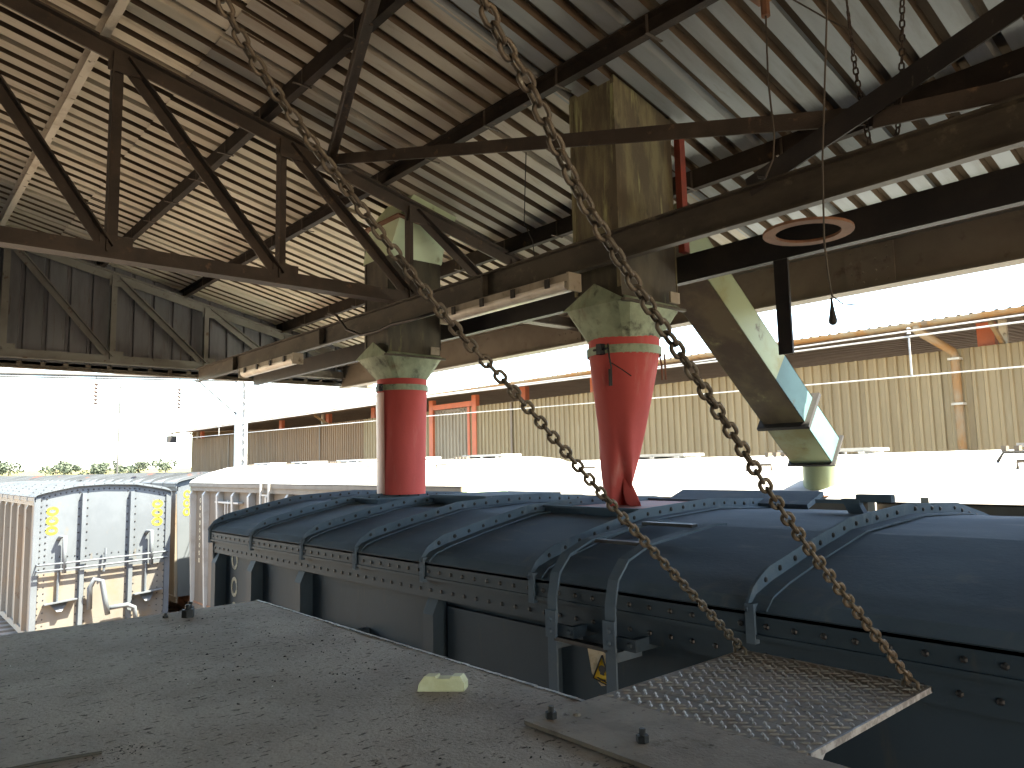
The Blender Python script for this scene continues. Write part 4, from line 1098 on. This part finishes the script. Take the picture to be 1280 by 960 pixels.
while y < FY1 - .01:
    x = FX0 + .014 + (.5 * pz if j % 2 else 0); i = 0
    while x < FX1 - .012:
        if abs(x - sx_[1]) > .006 and abs(x - sx_[2]) > .006:
            a = R(42 if (i + j) % 2 else -42) + rs.uniform(-.04, .04); c, s_ = math.cos(a), math.sin(a)
            hl, hw, hh = .0150, .0050, .0036 * rs.uniform(.75, 1.1)
            q = [(-hl, 0, 0), (-.3 * hl, -hw, 0), (.3 * hl, -hw, 0), (hl, 0, 0), (.3 * hl, hw, 0), (-.3 * hl, hw, 0), (-.55 * hl, 0, hh), (.55 * hl, 0, hh)]
            lz.add([(x + u * c - v * s_, y + u * s_ + v * c, ZF + w_) for u, v, w_ in q], [(0, 1, 6), (1, 2, 7, 6), (2, 3, 7), (3, 4, 7), (4, 5, 6, 7), (5, 0, 6)])
        x += pz; i += 1
    y += pz * .5 * 1.05; j += 1
lz.build('tread_lugs', 'tread_worn', fp, kind='stuff')
MB().prism([(1.66, FY0 + .03, ZF - .012), (1.80, FY0 + .03, ZF - .012), (1.62, FY0 + .03, ZF - .14)], 0, (0, .008, 0)).build('flap_bracket', 'white_metal', fp)
for yy in (FY0 + .03, FY1 - .03):
    MB().tube([(2.265, yy - .02, ZF - .005), (2.265, yy - .02, ZF + .018), (2.265, yy, ZF + .028), (2.265, yy + .02, ZF + .018), (2.265, yy + .02, ZF - .005)], .006, 6).build('chain_eye', 'chain_rust', fp, smooth=True)

# ================================================================== chains
def link_mesh(pitch, wire, width, mname):
    pts = []; hw = (width - 2 * wire) / 2 + wire * .0; hl = pitch / 2 + wire * .5
    hw = width / 2 - wire
    st_ = hl - hw
    for k in range(9):
        a = -math.pi / 2 + math.pi * k / 8; pts.append((st_ + hw * math.cos(a), hw * math.sin(a), 0))
    for k in range(9):
        a = math.pi / 2 + math.pi * k / 8; pts.append((-st_ + hw * math.cos(a), hw * math.sin(a), 0))
    m = MB().tube(pts, wire, 7, True)
    me = bpy.data.meshes.new('link'); me.from_pydata(m.v, [], m.f); me.materials.append(MATS[mname])
    me.polygons.foreach_set('use_smooth', [True] * len(me.polygons)); me.update(); return me
def chain(nm, label, path, pitch, wire, width, mname, tw0=0.3, seed=1, group=None):
    pts = [Vector(p) for p in path]
    t = thing(nm, label, 'chain', pts[-1], group)
    me = link_mesh(pitch, wire, width, mname); rr_ = random.Random(seed)
    # Catmull-Rom path sampled evenly
    dens = []
    for i in range(len(pts) - 1):
        p0 = pts[max(i - 1, 0)]; p1 = pts[i]; p2 = pts[i + 1]; p3 = pts[min(i + 2, len(pts) - 1)]
        for k in range(60):
            u = k / 60
            dens.append(.5 * ((2 * p1) + (p2 - p0) * u + (2 * p0 - 5 * p1 + 4 * p2 - p3) * u * u + (3 * p1 - p0 - 3 * p2 + p3) * u ** 3))
    dens.append(pts[-1])
    acc = 0; nxt = pitch / 2; k = 0; base = worg(t)
    for a, b in zip(dens, dens[1:]):
        L_ = (b - a).length
        while acc + L_ >= nxt:
            p = a + (b - a) * ((nxt - acc) / L_); d = (b - a).normalized()
            u = d.cross(V(0, 0, 1)); u = u.normalized() if u.length > .05 else V(0, 1, 0); v = d.cross(u)
            an = tw0 + (math.pi / 2 if k % 2 else 0) + rr_.uniform(-.16, .16) + .25 * math.sin(k * .13)
            yv = u * math.cos(an) + v * math.sin(an); zv = d.cross(yv)
            o = link('link', me, t, p)
            o.rotation_euler = Matrix((d, yv, zv)).transposed().to_euler()
            nxt += pitch; k += 1
        acc += L_
    return t
chain('hanging_chain', 'long rusty chain slanting to the far corner of the tread flap', [(.10, 1.42, 1.44), (.44, 1.43, 1.02), (.61, 1.455, .81), (1.03, 1.46, .395), (1.295, 1.455, .175), (1.655, 1.45, -.135), (2.265, 1.452, -.628)], .0300, .0050, .0330, 'chain_rust', .35, 1, 'flap chains')
chain('hanging_chain', 'long rusty chain slanting to the near corner of the tread flap', [(.50, .90, 1.28), (.725, .90, .80), (.85, .905, .655), (.965, .908, .50), (1.125, .905, .335), (1.385, .905, .095), (1.70, .905, -.192), (2.265, .91, -.628)], .0300, .0050, .0330, 'chain_rust', .5, 2, 'flap chains')
chain('sling_chain', 'thin dark chain sling on the beam, left strand', [(3.60, 1.51, 2.45), (3.58, 1.493, 2.277), (3.58, 1.474, 1.887), (3.58, 1.43, 1.45)], .034, .0042, .030, 'chain_dark', .6, 3, 'sling chains')
chain('sling_chain', 'thin dark chain sling on the beam, right strand', [(3.60, 1.21, 2.45), (3.58, 1.237, 2.144), (3.58, 1.263, 1.836), (3.58, 1.316, 1.44)], .034, .0042, .030, 'chain_dark', .6, 4, 'sling chains')

# cords
pc = thing('pull_cord', 'long pull cord with a dark pear shaped handle at its end', 'cord', (2.4, 1.13, .44))
MB().tube([(2.42, 1.045, 2.75), (2.4, 1.065, 1.559), (2.4, 1.12, 1.007), (2.4, 1.133, .731), (2.4, 1.128, .62), (2.4, 1.118, .53)], .0035, 6).build('cord', 'cord_grey', pc)
MB().tube([(2.4, 1.118, .535), (2.41, 1.09, .505), (2.42, 1.05, .495)], .0025, 5).build('loose_end', 'cord_grey', pc)
prf = [(.003, .53), (.006, .50), (.010, .475), (.014, .455), (.013, .445), (.006, .438)]
MB().rings([[(2.4 + r * math.cos(k * math.pi / 5), 1.122 + r * math.sin(k * math.pi / 5), z) for k in range(10)] for r, z in prf]).build('handle', 'cord_black', pc, smooth=True)
lf = thing('lamp_cable', 'thin cable drooping from a rusty lamp holder under the roof', 'cable', (3.2, 1.72, 2.17))
MB().tube([(3.2, 1.723, 2.15), (3.2, 1.732, 1.826), (3.2, 1.717, 1.537), (3.2, 1.73, 1.43), (3.2, 1.775, 1.35)], .005, 6).build('cable', 'cord_grey', lf)
MB().tube([(3.2, 1.723, 2.27), (3.2, 1.723, 2.15)], .022, 8).build('holder', 'rust_brown', lf)
MB().tube([(3.2, 1.70, 2.30), (3.24, 1.45, 2.02), (3.26, 1.35, 1.92)], .004, 5).build('stay_wire', 'cord_grey', lf)
h_ = MB(); h_.tube([(3.2, 1.775, 1.352), (3.2, 1.81, 1.365)], .011, 6); h_.build('plug', 'cord_black', lf)
MB().box(3.14, 3.28, 1.66, 1.80, 2.27, 2.62).build('bracket', 'rust_brown', lf)
rp = thing('thin_wire', 'thin wire dangling from the roof beside the olive duct', 'wire', (3.62, 3.75, 1.46))
MB().tube([(3.62, 3.93, 2.33), (3.61, 3.94, 2.05), (3.62, 3.97, 1.80), (3.60, 3.86, 1.62), (3.60, 3.84, 1.47)], .004, 5).build('wire', 'cord_black', rp)
cb_ = thing('loop_cable', 'loose black cable looped along the support beam near the far chute', 'cable', (3.46, 6, 1.3))
MB().tube([(3.45, 6.75, 1.56), (3.44, 6.55, 1.50), (3.44, 6.35, 1.33), (3.45, 6.1, 1.24), (3.455, 5.8, 1.235), (3.455, 5.55, 1.26), (3.455, 5.2, 1.245), (3.46, 4.9, 1.255)], .013, 7).build('cable', 'black_steel', cb_, smooth=True)

# strip lights
def strip(label, y0, y1, x=3.47):
    t = thing('strip_light', label, 'lamp', (x, (y0 + y1) / 2, 1.2), 'strip lights under the beam')
    MB().box(x - .055, x + .055, y0, y1, 1.195, 1.245).build('housing', 'lamp_housing', t)
    MB().sect((x, y0 + .03, 1.18), (x, y1 - .03, 1.18), [(.06 * math.cos(a), .045 * math.sin(a)) for a in [math.pi + math.pi * k / 8 for k in range(9)]] + [(.06, .0145), (-.06, .0145)]).build('diffuser', 'lamp_diffuser', t)
    for y in (y0 - .02, y1): MB().box(x - .06, x + .06, y, y + .02, 1.13, 1.25).build('end_cap', 'lamp_housing', t)
    for k in range(4):
        yy = y0 + (y1 - y0) * (k + .5) / 4; MB().box(x - .075, x - .0615, yy - .02, yy + .02, 1.175, 1.235).build('clip', 'black_steel', t)
strip('long weathered strip light beneath the beam between the two red hoses', 3.34, 4.75)
strip('weathered strip light beneath the far end of the beam', 7.5, 9.0)

# debris on the deck
bl = MB(); A = V(1.261, 1.896, 0); B = V(1.360, 1.800, 0); d = (B - A).normalized(); q = V(-d.y, d.x, 0) * -1
Lb = (B - A).length; d3 = d; bq = V(.69, .72, 0)
def bp(u, v, z): p = A + d * u + bq * v; return (p.x, p.y, ZP + .003 + z)
prof = [(0, 0), (Lb, 0), (Lb, .022), (Lb - .012, .043), (Lb * .72, .043), (Lb * .70, .036), (Lb * .40, .036), (Lb * .38, .043), (.02, .043), (.004, .022)]
bl.add([bp(u, 0, z) for u, z in prof] + [bp(u + .006, .05, z * .9) for u, z in prof], [tuple(range(10)), tuple(reversed(range(10, 20)))] + [(i, 10 + i, 10 + (i + 1) % 10, (i + 1) % 10) for i in range(10)])
tag(bl.build('foam_offcut', 'foam_block'), 'pale yellow notched block lying on the grey deck', 'block')
rs = random.Random(21)
for nm, m, cnt, smin, smax, lb in (('white_grains', 'grain_white', 70, .0015, .004, 'scattered pale grains and crumbs on the grey deck'), ('dark_grit', 'soil_black', 900, .0012, .0048, 'scattered dark grit and flakes on the grey deck')):
    gm_ = MB()
    for k in range(cnt):
        if nm == 'dark_grit' and k < 130: x, y = .50 + rs.gauss(0, .035), 2.02 + rs.gauss(0, .03)
        else: x, y = rs.uniform(.1, 1.52), rs.uniform(1.0, 3.7)
        if x > 1.28 and y < 1.5: continue
        s_ = rs.uniform(smin, smax); a = rs.uniform(0, 6.3); h = s_ * rs.uniform(.4, .9)
        gm_.add([(x + s_ * math.cos(a + k2 * 1.57) * (1.5 if k2 % 2 else .7), y + s_ * math.sin(a + k2 * 1.57) * (1.5 if k2 % 2 else .7), ZP - .001) for k2 in range(4)] + [(x + s_ * .2, y, ZP + h)], [(0, 1, 4), (1, 2, 4), (2, 3, 4), (3, 0, 4)])
    g_ = gm_.build(nm, m, kind='stuff'); g_['label'] = lb; g_['category'] = 'grit'
wr = MB().tube([(.05, 2.05, ZP + .004), (.2, 2.07, ZP + .006), (.34, 2.06, ZP + .005), (.46, 2.03, ZP + .004)], .004, 6).build('loose_cord', 'cord_grey')
tag(wr, 'short grey cord lying at the lower left of the deck', 'cord')
